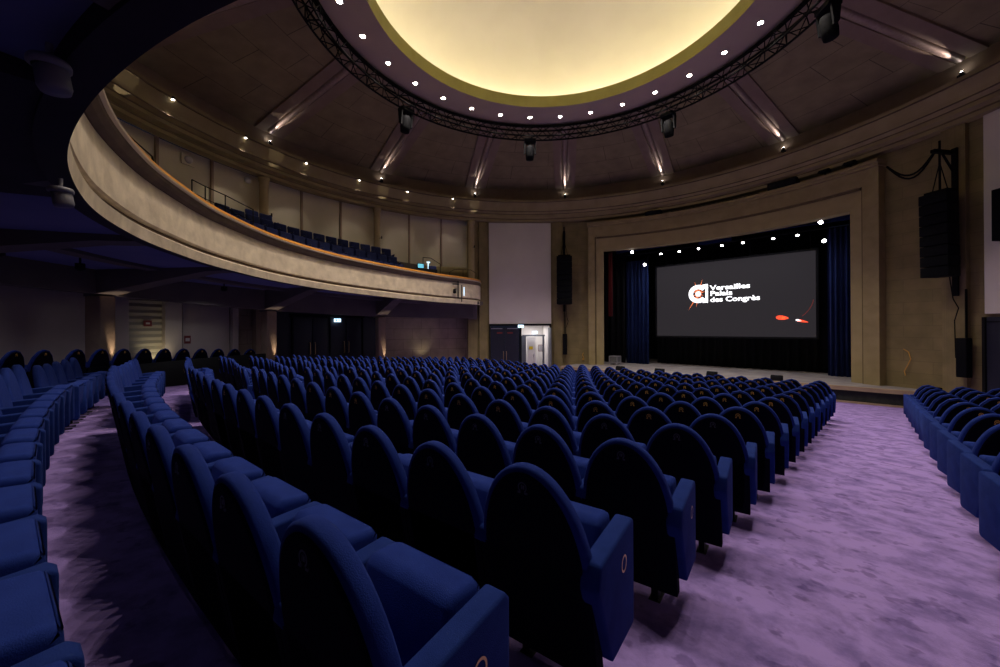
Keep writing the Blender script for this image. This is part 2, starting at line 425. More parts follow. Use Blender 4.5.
# downlights in the disc and in the cornice
def downlight_proto(r):
    d = empty('downlight', (0, 0, -50))
    b = MB(); b.lathe([(r, 0.0), (r * 1.35, -.012), (r * 1.4, .03), (r, .05)], n=18); b.obj('trim_ring', M['plate'], d)
    b = MB(); n = 18; b.add([(r * cos(2 * pi * i / n), r * sin(2 * pi * i / n), -.004) for i in range(n)], [tuple(range(n))]); b.obj('lens', M['lamp'], d)
    return d
ordn = ['first', 'second', 'third', 'fourth', 'fifth', 'sixth', 'seventh', 'eighth', 'ninth', 'tenth', 'eleventh', 'twelfth', 'thirteenth', 'fourteenth', 'fifteenth', 'sixteenth', 'seventeenth', 'eighteenth', 'nineteenth', 'twentieth']
d0 = downlight_proto(.075)
k0 = 0
for k in range(30):
    ph = -131.7 + 12 * k; p = pol(ph, 6.17, 12.02)
    if k < 15:
        lab = 'round white downlight in the ceiling ring, %s from the left around the dome' % ordn[k]
        if k == 0: d = d0; d.location = p; tag(d, lab, 'downlight', 'downlights in the ring around the dome')
        else: d = clone(d0, p, 0, lab)
        spot('ring_spot', p + Vector((0, 0, -.03)), p + Vector((0, 0, -5)), P_DOWN, 104, WARM, .035, .9, d)
    else:
        d = bpy.data.objects.new('lamp', None); 
        spot('ring_spot', p + Vector((0, 0, -.03)), p + Vector((0, 0, -5)), P_DOWN, 104, WARM, .035, .9)
c0 = None; k = 0
for i in range(-2, 6):
    ph = -124.7 + 12 * i; p = pol(ph, 12.44, 10.40)
    pp = proj(p)
    lab = 'tiny spotlight on the cornice lip above the balcony, %s from the left' % ordn[k]; k += 1
    if c0 is None:
        c0 = empty('cornice_spotlight', p, 0, lab, 'spotlight', 'spotlights along the cornice')
        b = MB(); b.tube((0, 0, -.03), (0, 0, .05), .055, 12); b.obj('housing', M['black_metal'], c0)
        b = MB(); b.tube((0, 0, -.045), (0, 0, -.031), .048, 12); b.obj('lens', M['lamp_small'], c0); c = c0
    else: c = clone(c0, p, 0, lab)
    q = pol(ph, 12.2, 10.26); spot('cornice_spot', pol(ph, 12.30, 10.33), pol(ph, 13.6, 6.5), 30, 52, WARM, .04, .6, c)

# circular truss
tr = empty('truss_ring', (0, 0, 11.5), 0, 'black circular lighting truss hanging around the dome ring', 'truss')
RI, RO_, TZ0, TZ1 = 6.70, 7.12, 0.0, .42
b = MB(); NT = 120
for (r, z) in ((RI, TZ0), (RO_, TZ0), (RI, TZ1), (RO_, TZ1)):
    revolve(b, [(r + .034 * cos(a), z + .034 * sin(a)) for a in (0, pi / 3, 2 * pi / 3, pi, 4 * pi / 3, 5 * pi / 3)], -180, 180, NT, closed=True)
b.obj('chord_tubes', M['truss'], tr)
b = MB()
for k in range(NT):
    a0 = -180 + 360 * k / NT; a1 = a0 + 360 / NT; s_ = k % 2
    for (ra, za, rb, zb) in ((RO_, TZ0, RO_, TZ1), (RI, TZ0, RI, TZ1), (RI, TZ0, RO_, TZ0), (RI, TZ1, RO_, TZ1)):
        A, B = (pol(a0, ra, za), pol(a1, rb, zb)) if s_ else (pol(a0, rb, zb), pol(a1, ra, za))
        b.tube(A, B, .017, 5)
    if k % 8 == 0:
        for r in (RI, RO_): b.tube(pol(a0, r, TZ0), pol(a0, r, TZ1), .02, 5)
        b.tube(pol(a0, RI, TZ0), pol(a0, RO_, TZ0), .02, 5); b.tube(pol(a0, 6.8, TZ1), pol(a0, 6.8, .53), .015, 5)
b.obj('lacing', M['truss'], tr)
b = MB(); revolve(b, [(6.76, .44), (6.86, .44), (6.86, .50), (6.76, .50)], -180, 180, NT, closed=True); b.obj('cable_loom', M['truss'], tr)

# moving heads under the truss
def moving_head():
    r = empty('moving_head_light', (0, 0, 0), 0, None, 'stage light', 'moving head lights under the truss')
    b = MB(); b.box(0, 0, -.05, .34, .26, .10); b.tube((0, 0, 0), (0, 0, .06), .04, 8); b.obj('base', M['black'], r, bevel=.01)
    b = MB()
    for s in (-1, 1): b.prism([(-.09, -.10), (.09, -.10), (.06, -.42), (.02, -.48), (-.04, -.48)], 'x', s * .17 - .02, s * .17 + .02)
    b.box(0, 0, -.09, .38, .14, .03); b.obj('yoke', M['black'], r)
    b = MB(); T = Matrix.Rotation(rad(12), 3, 'X')
    b.lathe([(0, .17), (.10, .17), (.135, .08), (.14, -.12), (.12, -.26), (.10, -.27), (0, -.26)], (0, 0, -.38), 14, M_=T); b.obj('head', M['speaker'], r)
    r.scale = (1.4,) * 3; return r
mh = None
for ph, lab in ((-94, 'leftmost black moving head light under the round truss'), (-46.8, 'black moving head light under the truss at its lowest point, above the tall board'), (1.8, 'black moving head light under the truss above the stage'), (48, 'large black moving head light at the upper right of the truss')):
    p = pol(ph, 7.0, 11.46)
    if mh is None: mh = moving_head(); mh.location = p; mh['label'] = lab; mh.rotation_euler = (0, 0, -rad(ph))
    else: clone(mh, p, -rad(ph), lab)

# ------------------------------------------------------------------ balcony
PS = [-123.5, -123, -122, -120, -118, -114, -109, -103, -96, -88, -75, -60, -45, -25, -12, 0, 15, 30, 45, 60, 75, 88, 96, 103, 109, 114, 118, 120, 122, 123, 123.5]
RS = [13.35, 12.8, 12.2, 11.75, 11.45, 11.0, 10.6, 10.15, 9.8, 9.55, 9.45, 9.35, 9.3, 9.2, 9.03, 8.88, 8.80, 8.78, 8.96, 9.2, 9.4, 9.55, 9.8, 10.15, 10.6, 11.0, 11.45, 11.75, 12.2, 12.8, 13.35]
_rf = smoothf(PS, RS)
def psi(ph): 
    while ph > 0: ph -= 360
    return ph + 180
def BR(ph):
    p = psi(ph); return _rf(p) if abs(p) < 112 else interp(p, PS, RS)
_zf = smoothf([-120, -25, -12, 0, 15, 30, 48, 65, 83, 95, 109, 121], [4.3, 4.37, 4.38, 4.44, 4.50, 4.52, 4.52, 4.46, 4.38, 4.32, 4.27, 4.27])
def BZ(ph): return _zf(psi(ph))
bal = empty('balcony', (0, 0, 0), 0, 'curved stone-faced balcony with wooden rail sweeping round the hall', 'balcony')
B0, B1, BN = -56.5, -278.0, 330
def rv(name, prof, mat, closed=True, smooth=False, p0=B0, p1=B1, n=BN, zf=BZ, rf=BR):
    b = MB(); revolve(b, prof, p0, p1, n, smooth=smooth, Rf=rf, Zf=zf, closed=closed); return b.obj(name, mat, bal, fixn=closed)
rv('lower_band', [(.0, .0), (-.02, .21), (.03, .245), (.12, .245), (.05, .0)], M['fascia'])
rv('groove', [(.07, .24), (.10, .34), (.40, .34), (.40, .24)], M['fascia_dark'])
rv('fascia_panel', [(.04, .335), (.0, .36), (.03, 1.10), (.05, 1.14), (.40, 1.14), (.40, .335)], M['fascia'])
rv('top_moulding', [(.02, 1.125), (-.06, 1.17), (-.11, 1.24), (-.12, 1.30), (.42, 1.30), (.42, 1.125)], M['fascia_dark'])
rv('metal_bead', [(-.12, 1.295), (-.165, 1.31), (-.17, 1.345), (-.12, 1.36), (.0, 1.36), (.0, 1.295)], M['rail_metal'])
rv('wooden_rail', [(-.08, 1.355), (-.12, 1.38), (-.11, 1.44), (-.05, 1.465), (.14, 1.465), (.16, 1.355)], M['rail_wood'])
# underside
def soff(r): return 0
def zs(ph): return 0
b = MB()
# dark edge band
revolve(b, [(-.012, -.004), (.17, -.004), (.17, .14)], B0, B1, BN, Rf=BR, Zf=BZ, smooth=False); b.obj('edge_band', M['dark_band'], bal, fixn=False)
# soffit panel sheet from the band outward to the wall
b = MB(); n = BN; vs = []; fs = []
for i in range(n + 1):
    ph = B0 + (B1 - B0) * i / n; r0 = min(BR(ph) + .17, 14.3); z0 = BZ(ph) + .13
    for j in range(5):
        t = j / 4; r = r0 + (14.6 - r0) * t; vs.append(tuple(pol(ph, r, z0 + (4.55 - z0) * t)))
for i in range(n):
    for j in range(4): a = i * 5 + j; fs.append((a, a + 5, a + 6, a + 1))
b.add(vs, fs, None, 0, True); b.obj('soffit', M['soffit'], bal, fixn=False)
# deck steps above
b = MB(); vs = []
steps = [(.40, .80), (1.25, .80), (1.25, 1.32), (2.05, 1.32), (2.05, 1.85), (2.85, 1.85), (2.85, 2.32), (4.9, 2.32)]
for i in range(n + 1):
    ph = B0 + (B1 - B0) * i / n
    for dr, dz in steps: vs.append(tuple(pol(ph, min(BR(ph) + dr, 13.68), BZ(ph) + dz)))
m_ = len(steps); fs = [(i * m_ + j, (i + 1) * m_ + j, (i + 1) * m_ + j + 1, i * m_ + j + 1) for i in range(n) for j in range(m_ - 1)]
b.add(vs, fs, None, 0, False); b.obj('stepped_deck', M['beam'], bal, fixn=False)
# radial beams below and the ring beam
PIL = (-59, -83, -107, -132.3, -155, -179, -203, -227)
for ph in PIL:
    b = MB(); r0 = BR(ph) + .1; r1 = 13.1; z0 = BZ(ph)
    zc = {-59: 3.45, -83: 3.50, -107: 3.66, -132.3: 3.86}.get(ph, 3.95)
    vs = []
    for (r, zb, zt_, hw) in ((r0, z0 + .03, z0 + .2, .22), (r0 + .7, z0 - .0, z0 + .2, .22), (r1, zc, 4.62, .30)):
        for s in (-1, 1):
            for z in (zb, zt_): 
                a = rad(ph); vs.append((r * sin(a) + s * hw * cos(a), r * cos(a) - s * hw * sin(a), z))
    fs = [(0, 1, 3, 2), (8, 9, 11, 10), (0, 4, 5, 1), (4, 8, 9, 5), (2, 3, 7, 6), (6, 7, 11, 10), (0, 2, 6, 4), (4, 6, 10, 8), (1, 5, 7, 3), (5, 9, 11, 7)]
    b.add(vs, fs); b.obj('radial_beam', M['beam'], bal)
b = MB(); vs = []; n2 = 200; fs = []
for i in range(n2 + 1):
    ph = -59 + (-278 + 59) * i / n2
    zb = interp(-ph, [59, 83, 107, 131, 155], [3.50, 3.55, 3.72, 3.92, 4.0])
    for (r, z) in ((12.75, zb), (13.05, zb), (13.05, 4.7), (12.75, 4.7)): vs.append(tuple(pol(ph, r, z)))
for i in range(n2):
    for j in range(4): fs.append((i * 4 + j, (i + 1) * 4 + j, (i + 1) * 4 + (j + 1) % 4, i * 4 + (j + 1) % 4))
b.add(vs, fs, None, 0, False); b.obj('ring_beam', M['beam'], bal, fixn=False)
b = MB(); vs = []; fs = []  # dark slab standing in for the shade of a deep unlit bay
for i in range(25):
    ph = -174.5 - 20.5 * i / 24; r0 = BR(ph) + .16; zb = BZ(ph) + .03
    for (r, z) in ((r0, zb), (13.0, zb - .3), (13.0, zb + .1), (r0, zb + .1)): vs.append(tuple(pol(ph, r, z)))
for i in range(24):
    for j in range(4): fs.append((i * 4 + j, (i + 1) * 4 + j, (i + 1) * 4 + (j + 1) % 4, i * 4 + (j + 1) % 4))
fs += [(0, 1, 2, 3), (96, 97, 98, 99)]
b.add(vs, fs, None, 0, False); b.obj('painted_bay_shade', M['dark_band'], bal)
# low inner ridge between blue ceiling bays (outer trim ring)
rv('soffit_rib', [(2.0, .02), (2.35, .02), (2.35, .22), (2.0, .22)], M['beam'], zf=lambda p: BZ(p) + .0, rf=lambda p: min(BR(p), 10.6))

# pillars below and columns above
pl = None
for ph, lab in ((-83, 'square plaster pillar under the balcony right of the dark double doors'), (-107, 'square plaster pillar under the balcony left of the dark double doors'), (-132.3, 'broad plaster pillar at the far left beside the pale shutter')):
    zc = {-83: 3.52, -107: 3.68, -132.3: 3.88}[ph]; p = pol(ph, {-83: 12.8, -107: 12.95, -132.3: 12.95}[ph], 0); z0 = fz(p.x, p.y) - .02
    e = empty('pillar', (p.x, p.y, z0), -rad(ph), lab, 'pillar', 'pillars under the balcony')
    b = MB(); hw = .21
    b.box(0, 0, (zc - z0) / 2, 2 * hw, .44, zc - z0); b.obj('shaft', M['pillar'], e, bevel=.03)
    b = MB(); b.box(0, 0, .06, 2 * hw + .04, .48, .12); b.obj('plinth', M['stone_plain'], e)
    # strip uplight at its foot
    b = MB(); b.box(.10, -.31, .2, .08, .1, .4); b.obj('uplight', M['black_metal'], e)
    q = e.matrix_basis
    a = rad(ph); side = Vector((cos(a), -sin(a), 0)); inn = Vector((-sin(a), -cos(a), 0))
    L0 = Vector((p.x, p.y, z0 + .45)) + side * (.10) + inn * (.31)
    spot('pillar_spot', L0, Vector((p.x, p.y, zc)) + side * .10 + inn * .23, 110, 26, (1, .76, .56), .02, .8, e)
for ph, lab in ((-59, 'slender cream column at the right end of the balcony wall'), (-83, 'slender cream column rising behind the middle of the balcony seats'), (-107, 'slender cream column behind the balcony seats, left of the long panels'), (-131, 'slender cream column at the far left behind the balcony rail')):
    p = pol(ph, 13.25, 0); e = empty('column', (p.x, p.y, 5.2), -rad(ph), lab, 'column', 'columns behind the balcony')
    b = MB(); b.lathe([(.0, 0), (.24, 0), (.24, .3), (.185, .36), (.175, 3.95), (.21, 4.05), (.23, 4.2), (0, 4.2)], n=24); b.obj('shaft', M['column'], e)
    if ph > -132: spot('column_spot', pol(ph + .5, 12.88, 7.9), pol(ph + .3, 12.55, 10.2), 75, 15, (1, .84, .70), .02, .3, e)
    b = MB(); q = pol(ph + .5, 12.90, 7.84) - Vector((p.x, p.y, 5.2)); R = Matrix.Rotation(rad(ph), 3, 'Z'); q = R @ q
    b.tube(q + Vector((0, 0, -.12)), q + Vector((0, 0, .02)), .03, 10); b.tube(q + Vector((0, 0, -.06)), (0, 0, 2.58), .015); b.obj('uplight', M['black_metal'], e)

# cylinder lamps hanging under the balcony edge
def can_lamp(loc, sc_, lab, rz):
    e = empty('ceiling_spotlight', loc, rz, lab, 'spotlight', 'cylinder lamps under the balcony edge')
    b = MB(); b.lathe([(0, .0), (.105, .0), (.115, -.02), (.115, -.05), (.09, -.06)], n=24); b.lathe([(.02, .0), (.02, .12)], n=8); b.obj('cap', M['beige_lamp'], e)
    b = MB(); T = Matrix.Rotation(rad(8), 3, 'X'); b.lathe([(0, -.05), (.075, -.05), (.09, -.06), (.092, -.19), (.08, -.225), (.0, -.228)], n=24, M_=T); b.obj('barrel', M['beige_lamp'], e)
    e.scale = (sc_,) * 3; return e
can_lamp((2.84, -8.88, 4.36), .72, 'larger cylinder lamp near the upper left corner under the balcony', 0)
can_lamp((.62, -8.95, 4.24), .75, 'smaller-looking cylinder lamp further along under the balcony edge', 0)
b = MB(); b.box(0, 0, .0, .3, .12, .06); b.tube((0, 0, 0), (0, 0, .16), .02); b.lathe([(0, .05), (.06, .05), (.07, -.06), (0, -.07)], (.1, 0, -.05), 12)
o = b.obj('track_light', M['black']); o.location = (.95, -9.35, 4.40); tag(o, 'small black track light beside the further cylinder lamp', 'spotlight')
for ph, r_, lab in ((-152, 11.3, 'left'), (-143, 11.3, 'middle'), (-119, 11.8, 'right')):
    p = pol(ph, r_, 4.36); b = MB(); b.box(0, 0, 0, .16, .16, .14); b.tube((0, 0, -.09), (0, 0, -.05), .05, 10); b.tube((0, 0, .0), (0, 0, .2), .02, 8)
    o = b.obj('box_downlight', M['black'], bevel=.01); o.location = p; spot('box_spot', p + Vector((0, 0, -.12)), p + Vector((0, 0, -5)), 20, 150, (.92, .90, 1), .04, .6, o); tag(o, 'small black box lamp on the balcony underside, %s one of three' % lab, 'lamp', 'box lamps under the balcony')

# balcony hand rails (thin black tube)
def railing(pts, lab, r=.018):
    e = empty('stair_railing', pts[0][0], 0, lab, 'railing'); o0 = Vector(pts[0][0])
    tops = [Vector(p) + Vector((0, 0, h)) for p, h in pts]
    b = MB(); b.path([t - o0 for t in tops], r); b.path([t - Vector((0, 0, .42)) - o0 for t in tops], r * .7); b.obj('hand_rail', M['black_metal'], e)
    for (p, h) in pts:
        b = MB(); b.tube(Vector(p) - o0, Vector(p) + Vector((0, 0, h)) - o0, r); b.obj('post', M['black_metal'], e)
railing([(pol(-122.0, 12.4, 6.9), 1.1), (pol(-121.4, 12.0, 6.5), 1.28), (pol(-120.4, 11.4, 6.0), 1.5), (pol(-118.6, 10.6, 5.6), 1.45)], 'thin black stair railing on the balcony beside the dark seats')
railing([(pol(-131.7, 12.6, 7.0), 1.85), (pol(-132.7, 12.0, 6.5), 1.8), (pol(-135.4, 10.9, 5.8), 1.7), (pol(-137.6, 10.4, 5.6), 1.1)], 'thin black stair railing at the far left corner of the balcony')
b = MB()
def hoop(b, c, ph, wd, h, r=.014):
    a = rad(ph); t = Vector((cos(a), -sin(a), 0)); c = Vector(c)
    b.path([c - t * wd / 2, c - t * wd / 2 + Vector((0, 0, h * .6)), c - t * wd * .3 + Vector((0, 0, h)), c + t * wd * .3 + Vector((0, 0, h)), c + t * wd / 2 + Vector((0, 0, h * .6)), c + t * wd / 2], r)
    b.tube(c, c + Vector((0, 0, h)), r)
hoop(b, (0, 0, 0), -64, 1.5, .42); o = b.obj('guard_hoop', M['black_metal']); o.location = pol(-63.2, BR(-63.2) + .1, 5.74); tag(o, 'low black guard hoop at the right end of the balcony rail', 'railing')
b = MB(); b.path([(0, 0, 0), (0, 0, 1.0), (.35, .25, .95), (.75, .55, .62), (.75, .55, 0)], .016)
o = b.obj('stair_handrail', M['black_metal']); o.location = pol(-74.6, 11.3, 5.65); tag(o, 'thin black handrail behind the glowing monitor on the balcony', 'railing')
# equipment on the balcony end
e = empty('lighting_desk', pol(-74.3, BR(-74) + .62, 5.14), -rad(-74), 'dark equipment desk with glowing cyan screen at the balcony end', 'desk')
b = MB(); b.box(0, 0, .42, 1.05, .5, .84); b.obj('cabinet', M['black'], e, bevel=.02)
b = MB(); b.box(-.3, -.02, 1.0, .36, .04, .26); b.tube((-.3, 0, .8), (-.3, 0, .9), .03); b.obj('monitor', M['black'], e)
b = MB(); b.box(-.3, -.045, 1.0, .30, .006, .2); b.obj('monitor_screen', M['screen_glow'], e)
b = MB(); b.box(.12, .0, 1.22, .17, .03, .05); b.tube((.12, .02, .84), (.12, .02, 1.2), .02); b.obj('lit_sign', M['exit_sign'], e)
b = MB(); b.box(.3, -.1, .93, .36, .28, .18); b.obj('control_box', M['balc_seat'], e, bevel=.02)
# projector bracket on the fascia end
e = empty('fascia_bracket', pol(-65.2, BR(-65.2) - .2, 4.9), -rad(-65), 'black bracket with small lights clamped to the end of the balcony face', 'bracket')
b = MB(); b.box(0, .1, .1, .05, .05, .9); b.box(-.15, 0, .38, .35, .05, .05); b.box(.2, .1, -.1, .04, .04, .9); b.obj('bars', M['black'], e)
b = MB(); b.lathe([(0, .12), (.08, .12), (.09, -.1), (0, -.12)], (-.22, -.02, .0), 12); b.obj('lamp_head', M['black'], e)
b = MB(); b.box(.3, .0, .0, .03, .03, .45); b.obj('light_tube', M['exit_sign'], e)

# wall lights/cameras on the cream upper panels
for ph, z, lab in ((-118.4, 9.15, 'round white wall lamp on square plate high behind the balcony'), (-108.9, 9.2, 'small round white wall lamp high beside the cream column')):
    e = empty('wall_lamp', pol(ph, 13.62, z), -rad(ph), lab, 'lamp')
    b = MB(); b.box(0, .03, 0, .46 if ph < -112 else .2, .04, .4 if ph < -112 else .2); b.obj('back_plate', M['white_panel'], e)
    b = MB(); b.lathe([(0, .0), (.08, .01), (.13, .05), (.14, .1)], (0, -.09, 0), 16, M_=Matrix.Rotation(rad(-90), 3, 'X')); b.obj('globe', M['white_paint'], e)

# ------------------------------------------------------------------ tall pale boards and their doors
def tall_board(name, p0, p1, z0, z1, lab):
    A = pol(p0, 13.32, 0); B = pol(p1, 13.32, 0); c = (A + B) / 2; d = B - A; ang = math.atan2(d.y, d.x)
    b = MB(); b.box(0, 0, (z1 - z0) / 2, d.length, .06, z1 - z0); o = b.obj(name, M['lilac_board'], bevel=.01)
    o.location = (c.x, c.y, z0); o.rotation_euler = (0, 0, ang); tag(o, lab, 'wall panel'); return c, d.length, ang
cB, wB, aB = tall_board('acoustic_board', -54.3, -37.8, 3.12, 9.38, 'tall pale lilac-grey board on the wall left of the stage')
tall_board('acoustic_board', 39.9, 55, 3.3, 9.75, 'tall pale lilac-grey board at the right edge beyond the speaker stack')
b = MB(); b.box(0, 0, 0, .9, .35, 1.5); o = b.obj('wall_loudspeaker', M['speaker'], bevel=.02); q = pol(44.4, 12.85, 6.15); o.location = q; o.rotation_euler = (0, 0, -rad(43)); tag(o, 'black box loudspeaker hanging before the right edge board', 'loudspeaker')
# door wall under the left board (chord plane); corridor behind
e = empty('door_1', (cB.x, cB.y, 0), aB); e['kind'] = 'structure'
H = 3.06; z0d = -.1
b = MB(); b.box(0, 0, (H + .05), wB, .14, .12); b.box(-wB / 2 + .03, 0, H / 2, .06, .14, H); b.box(wB / 2 - .03, 0, H / 2, .06, .14, H); b.box(.02, 0, H / 2, .1, .14, H)
b.obj('door_frame', M['black'], e)
for s in (-1, 1):
    b = MB(); b.box(-wB * .25 + s * wB * .115 - .0, .0, (H - .12) / 2, wB * .222, .06, H - .15); dl = b.obj('door_leaf', M['dark_door'], e)
    b = MB(); x = -wB * .25 + s * .09; b.path([(x, -.04, .95), (x, -.09, .98), (x, -.09, 1.45), (x, -.04, 1.48)], .018); b.obj('handle', M['brass'], dl)
    b = MB(); b.box(-wB * .25 + s * .32, -.036, 2.62, .34, .006, .09); b.obj('red_notice', M['red_sign'], dl)
    b = MB(); b.box(-wB * .25 + s * .5, -.05, 2.88, .7, .04, .05); b.obj('door_closer', M['plate'], dl)
# corridor beyond the open door
cor = MB(); x0, x1 = .08, wB / 2 - .06
cor.add([(x0, .1, -.1), (x0, 3, -.1), (x0, 3, 3.05), (x0, .1, 3.05)], [(0, 1, 2, 3)])
cor.add([(x1, .1, -.1), (x1, 3, -.1), (x1, 3, 3.05), (x1, .1, 3.05)], [(0, 1, 2, 3)])
cor.add([(x0, 3, -.1), (x1, 3, -.1), (x1, 3, 3.05), (x0, 3, 3.05)], [(0, 1, 2, 3)])
cor.add([(x0, .1, 3.05), (x1, .1, 3.05), (x1, 3, 3.05), (x0, 3, 3.05)], [(0, 1, 2, 3)])
o = cor.obj('wall_corridor', M['white_paint'], fixn=False); o.location = e.location; o.rotation_euler = e.rotation_euler; struct(o)
dl = MB(); T = Matrix.Rotation(rad(-100), 3, 'Z')
# open outer leaf folded to the right, inner glazed door
dl.box(x1 - .10, -.42, (H - .12) / 2, .06, .85, H - .15); ol = dl.obj('open_door_leaf', M['grey_door'], e)
b = MB(); b.box(x0 + .35, 1.2, 1.2, .08, .08, 2.4); b.box(x1 - .25, 1.2, 1.2, .12, .08, 2.4); b.box((x0 + x1) / 2, 1.2, 2.42, x1 - x0 - .3, .08, .1); b.box(x0 + .2, 1.2, 1.2, .3, .05, 2.4); b.obj('inner_frame', M['grey_door'], e)
b = MB(); b.box(x0 + .75, 1.25, 1.15, .55, .05, 2.3); b.obj('inner_door_leaf', M['white_paint'], e)
b = MB(); b.box(x0 + .72, 1.215, 1.62, .24, .01, .2); b.obj('yellow_notice', M['yellow_sign'], e)
b = MB(); b.tube((x0 + .9, 1.2, 1.05), (x0 + .9, 1.2, 1.25), .03); b.obj('door_handle', M['plate'], e)
b = MB(); b.box(x0 + 1.35, 1.3, 1.6, .3, .02, .42); b.obj('framed_notice', M['red_sign'], e)
b = MB(); b.box(x0 + 1.35, 1.288, 1.6, .25, .01, .36); b.obj('notice_paper', M['white_paint'], e)
ca = rad(0); 
R_ = Matrix.Rotation(aB, 3, 'Z'); 
def dw(v): return R_ @ Vector(v) + Vector((cB.x, cB.y, 0))
l = bpy.data.lights.new('corridor_light', 'AREA'); l.energy = 26; l.size = .9; l.color = (1, .93, .95)
lo = bpy.data.objects.new('corridor_light', l); C.objects.link(lo); lo.location = dw(((x0 + x1) / 2, 1.9, 3.0))
l = bpy.data.lights.new('corridor_light', 'AREA'); l.energy = 12; l.size = .6; l.color = (1, .93, .95)
lo = bpy.data.objects.new('corridor_light', l); C.objects.link(lo); lo.location = dw(((x0 + x1) / 2, .65, 3.0))
def exit_sign(p, ang, lab, wd=.34, parent=None):
    e = empty('exit_sign', p, ang, lab, 'sign')
    b = MB(); b.box(0, 0, 0, wd, .05, wd * .5); b.obj('light_box', M['exit_sign'], e)
    b = MB(); b.box(-wd * .22, -.028, .0, wd * .16, .006, wd * .3); b.prism([(0, 0), (.3 * wd, .11 * wd), (.3 * wd, -.11 * wd)], 'y', -.031, -.027); b.obj('running_figure_and_arrow', M['exit_green'], e)
exit_sign(dw((.02, -.12, 3.02)), aB, 'small lit exit sign over the pair of doors left of the stage', .34)
exit_sign(dw((.98, .7, 2.62)), aB, 'small lit exit sign inside the bright corridor', .3)
# door below right board (mostly out of frame)
e = empty('door_2', pol(47.2, 13.32, 0), -rad(47.2)); e['kind'] = 'structure'
b = MB(); b.box(0, 0, 1.6, 3.5, .1, 3.2); b.obj('door_leaf', M['dark_door'], e); b = MB(); b.box(-1.76, -.02, 1.6, .08, .16, 3.2); b.box(0, -.06, 3.05, 3.4, .06, .04); b.obj('door_frame', M['black'], e)

# dark double doors under the balcony
cD = (pol(-103.4, 14.1, 0) + pol(-82.0, 14.1, 0)) / 2; dD = pol(-82.0, 14.1, 0) - pol(-103.4, 14.1, 0); aD = math.atan2(dD.y, dD.x)
zf = fz(cD.x, cD.y)
e = empty('door_3', (cD.x, cD.y, zf - .05), aD); e['kind'] = 'structure'; LD = dD.length
b = MB(); b.box(0, .08, 1.9, LD, .08, 3.8); b.obj('door_surround', M['dark_door'], e)
for cx_ in (-LD * .165, LD * .165):
    for s in (-1, 1):
        b = MB(); b.box(cx_ + s * .47, 0, 1.3, .88, .05, 2.6); dl = b.obj('door_leaf', M['dark_door'], e, bevel=.008)
        b = MB(); x = cx_ + s * .12; b.path([(x, -.03, .82), (x, -.08, .86), (x, -.08, 1.38), (x, -.03, 1.42)], .02); b.obj('handle', M['brass'], dl)
b = MB(); 
for x in (-LD * .34, 0, LD * .34): b.box(x, -.02, 1.4, .07, .1, 2.8)
b.box(0, -.02, 2.72, LD * .72, .1, .12); b.obj('door_frame', M['black'], e)
p = pol(-91.3, 13.7, 3.36); exit_sign(p, aD, 'small lit exit sign over the dark double doors under the balcony', .34)
# bay with shutter and white posts
def flat(name, p0, p1, r, z0, z1, mat, th=.08, bevel=0):
    A = pol(p0, r, 0); B = pol(p1, r, 0); c = (A + B) / 2; d = B - A
    b = MB(); b.box(0, 0, (z1 - z0) / 2, d.length, th, z1 - z0); o = b.obj(name, mat, bevel=bevel); o.location = (c.x, c.y, z0); o.rotation_euler = (0, 0, math.atan2(d.y, d.x)); return o, d.length
fl = 1.0
o, _ = flat('trim_9', -127.0, -125.0, 14.2, .9, 4.6, M['low_wall'], .25); struct(o)
o, _ = flat('trim_10', -120.6, -118.3, 14.15, .9, 4.6, M['low_wall'], .3); struct(o)
o, _ = flat('trim_11', -110.5, -109.6, 14.15, .9, 4.6, M['low_wall'], .3); struct(o)
o, _ = flat('trim_12', -107.2, -104.6, 13.9, .9, 4.2, M['pillar'], .3); struct(o)
A = pol(-125.0, 14.2, 0); B = pol(-120.6, 14.2, 0); c = (A + B) / 2; d = B - A
e = empty('roller_shutter', (c.x, c.y, 1.0), math.atan2(d.y, d.x), 'cream slatted roller shutter lit from below between white posts', 'shutter')
b = MB(); n = 16
for i in range(n):
    z = .1 + i * .21; b.prism([(-.03, z), (-.06, z + .10), (-.03, z + .205), (.02, z + .205), (.02, z)], 'x', -d.length / 2, d.length / 2)
b.obj('slats', M['shutter'], e)
b = MB(); b.box(.05, -.085, 2.15, .26, .01, .2); b.obj('red_sign', M['red_sign'], e)
b = MB(); b.box(.05, -.092, 2.15, .12, .008, .06); b.obj('sign_text_panel', M['white_paint'], e)
L0 = pol(-121.9, 13.6, 1.75); b = MB(); b.box(0, 0, 0, .16, .12, .1)
o = b.obj('floor_uplight', M['black_metal'], e); o.location = Matrix.Rotation(-e.rotation_euler[2], 3, 'Z') @ (L0 + Vector((0, 0, -.08)) - e.location)
spot('shutter_spot', L0, pol(-121.4, 14.2, 2.3), 14, 100, (1, .85, .58), .05, .9, e)
o, _ = flat('service_door', -117.7, -110.7, 14.2, 1.0, 4.1, M['low_wall'], .06, .01)
tag(o, 'plain grey-blue service door panel right of the cream shutter', 'door')
b = MB(); b.box(-.72, -.04, 1.55, .22, .012, .3); b.box(-.72, -.048, 1.55, .14, .008, .12, mi=1); q = b.obj('red_notice', [M['red_sign'], M['white_paint']], o)
spot('wall_wash', pol(-70.5, 13.6, 1.1), pol(-71.5, 14.2, 2.3), 9, 100, (1, .85, .58), .05, .9)
b = MB(); b.box(0, 0, 0, .2, .12, .1); o = b.obj('floor_uplight', M['black_metal']); o.location = pol(-70.5, 13.6, 1.02); tag(o, 'small floor uplight washing the brown wall under the balcony end', 'lamp')

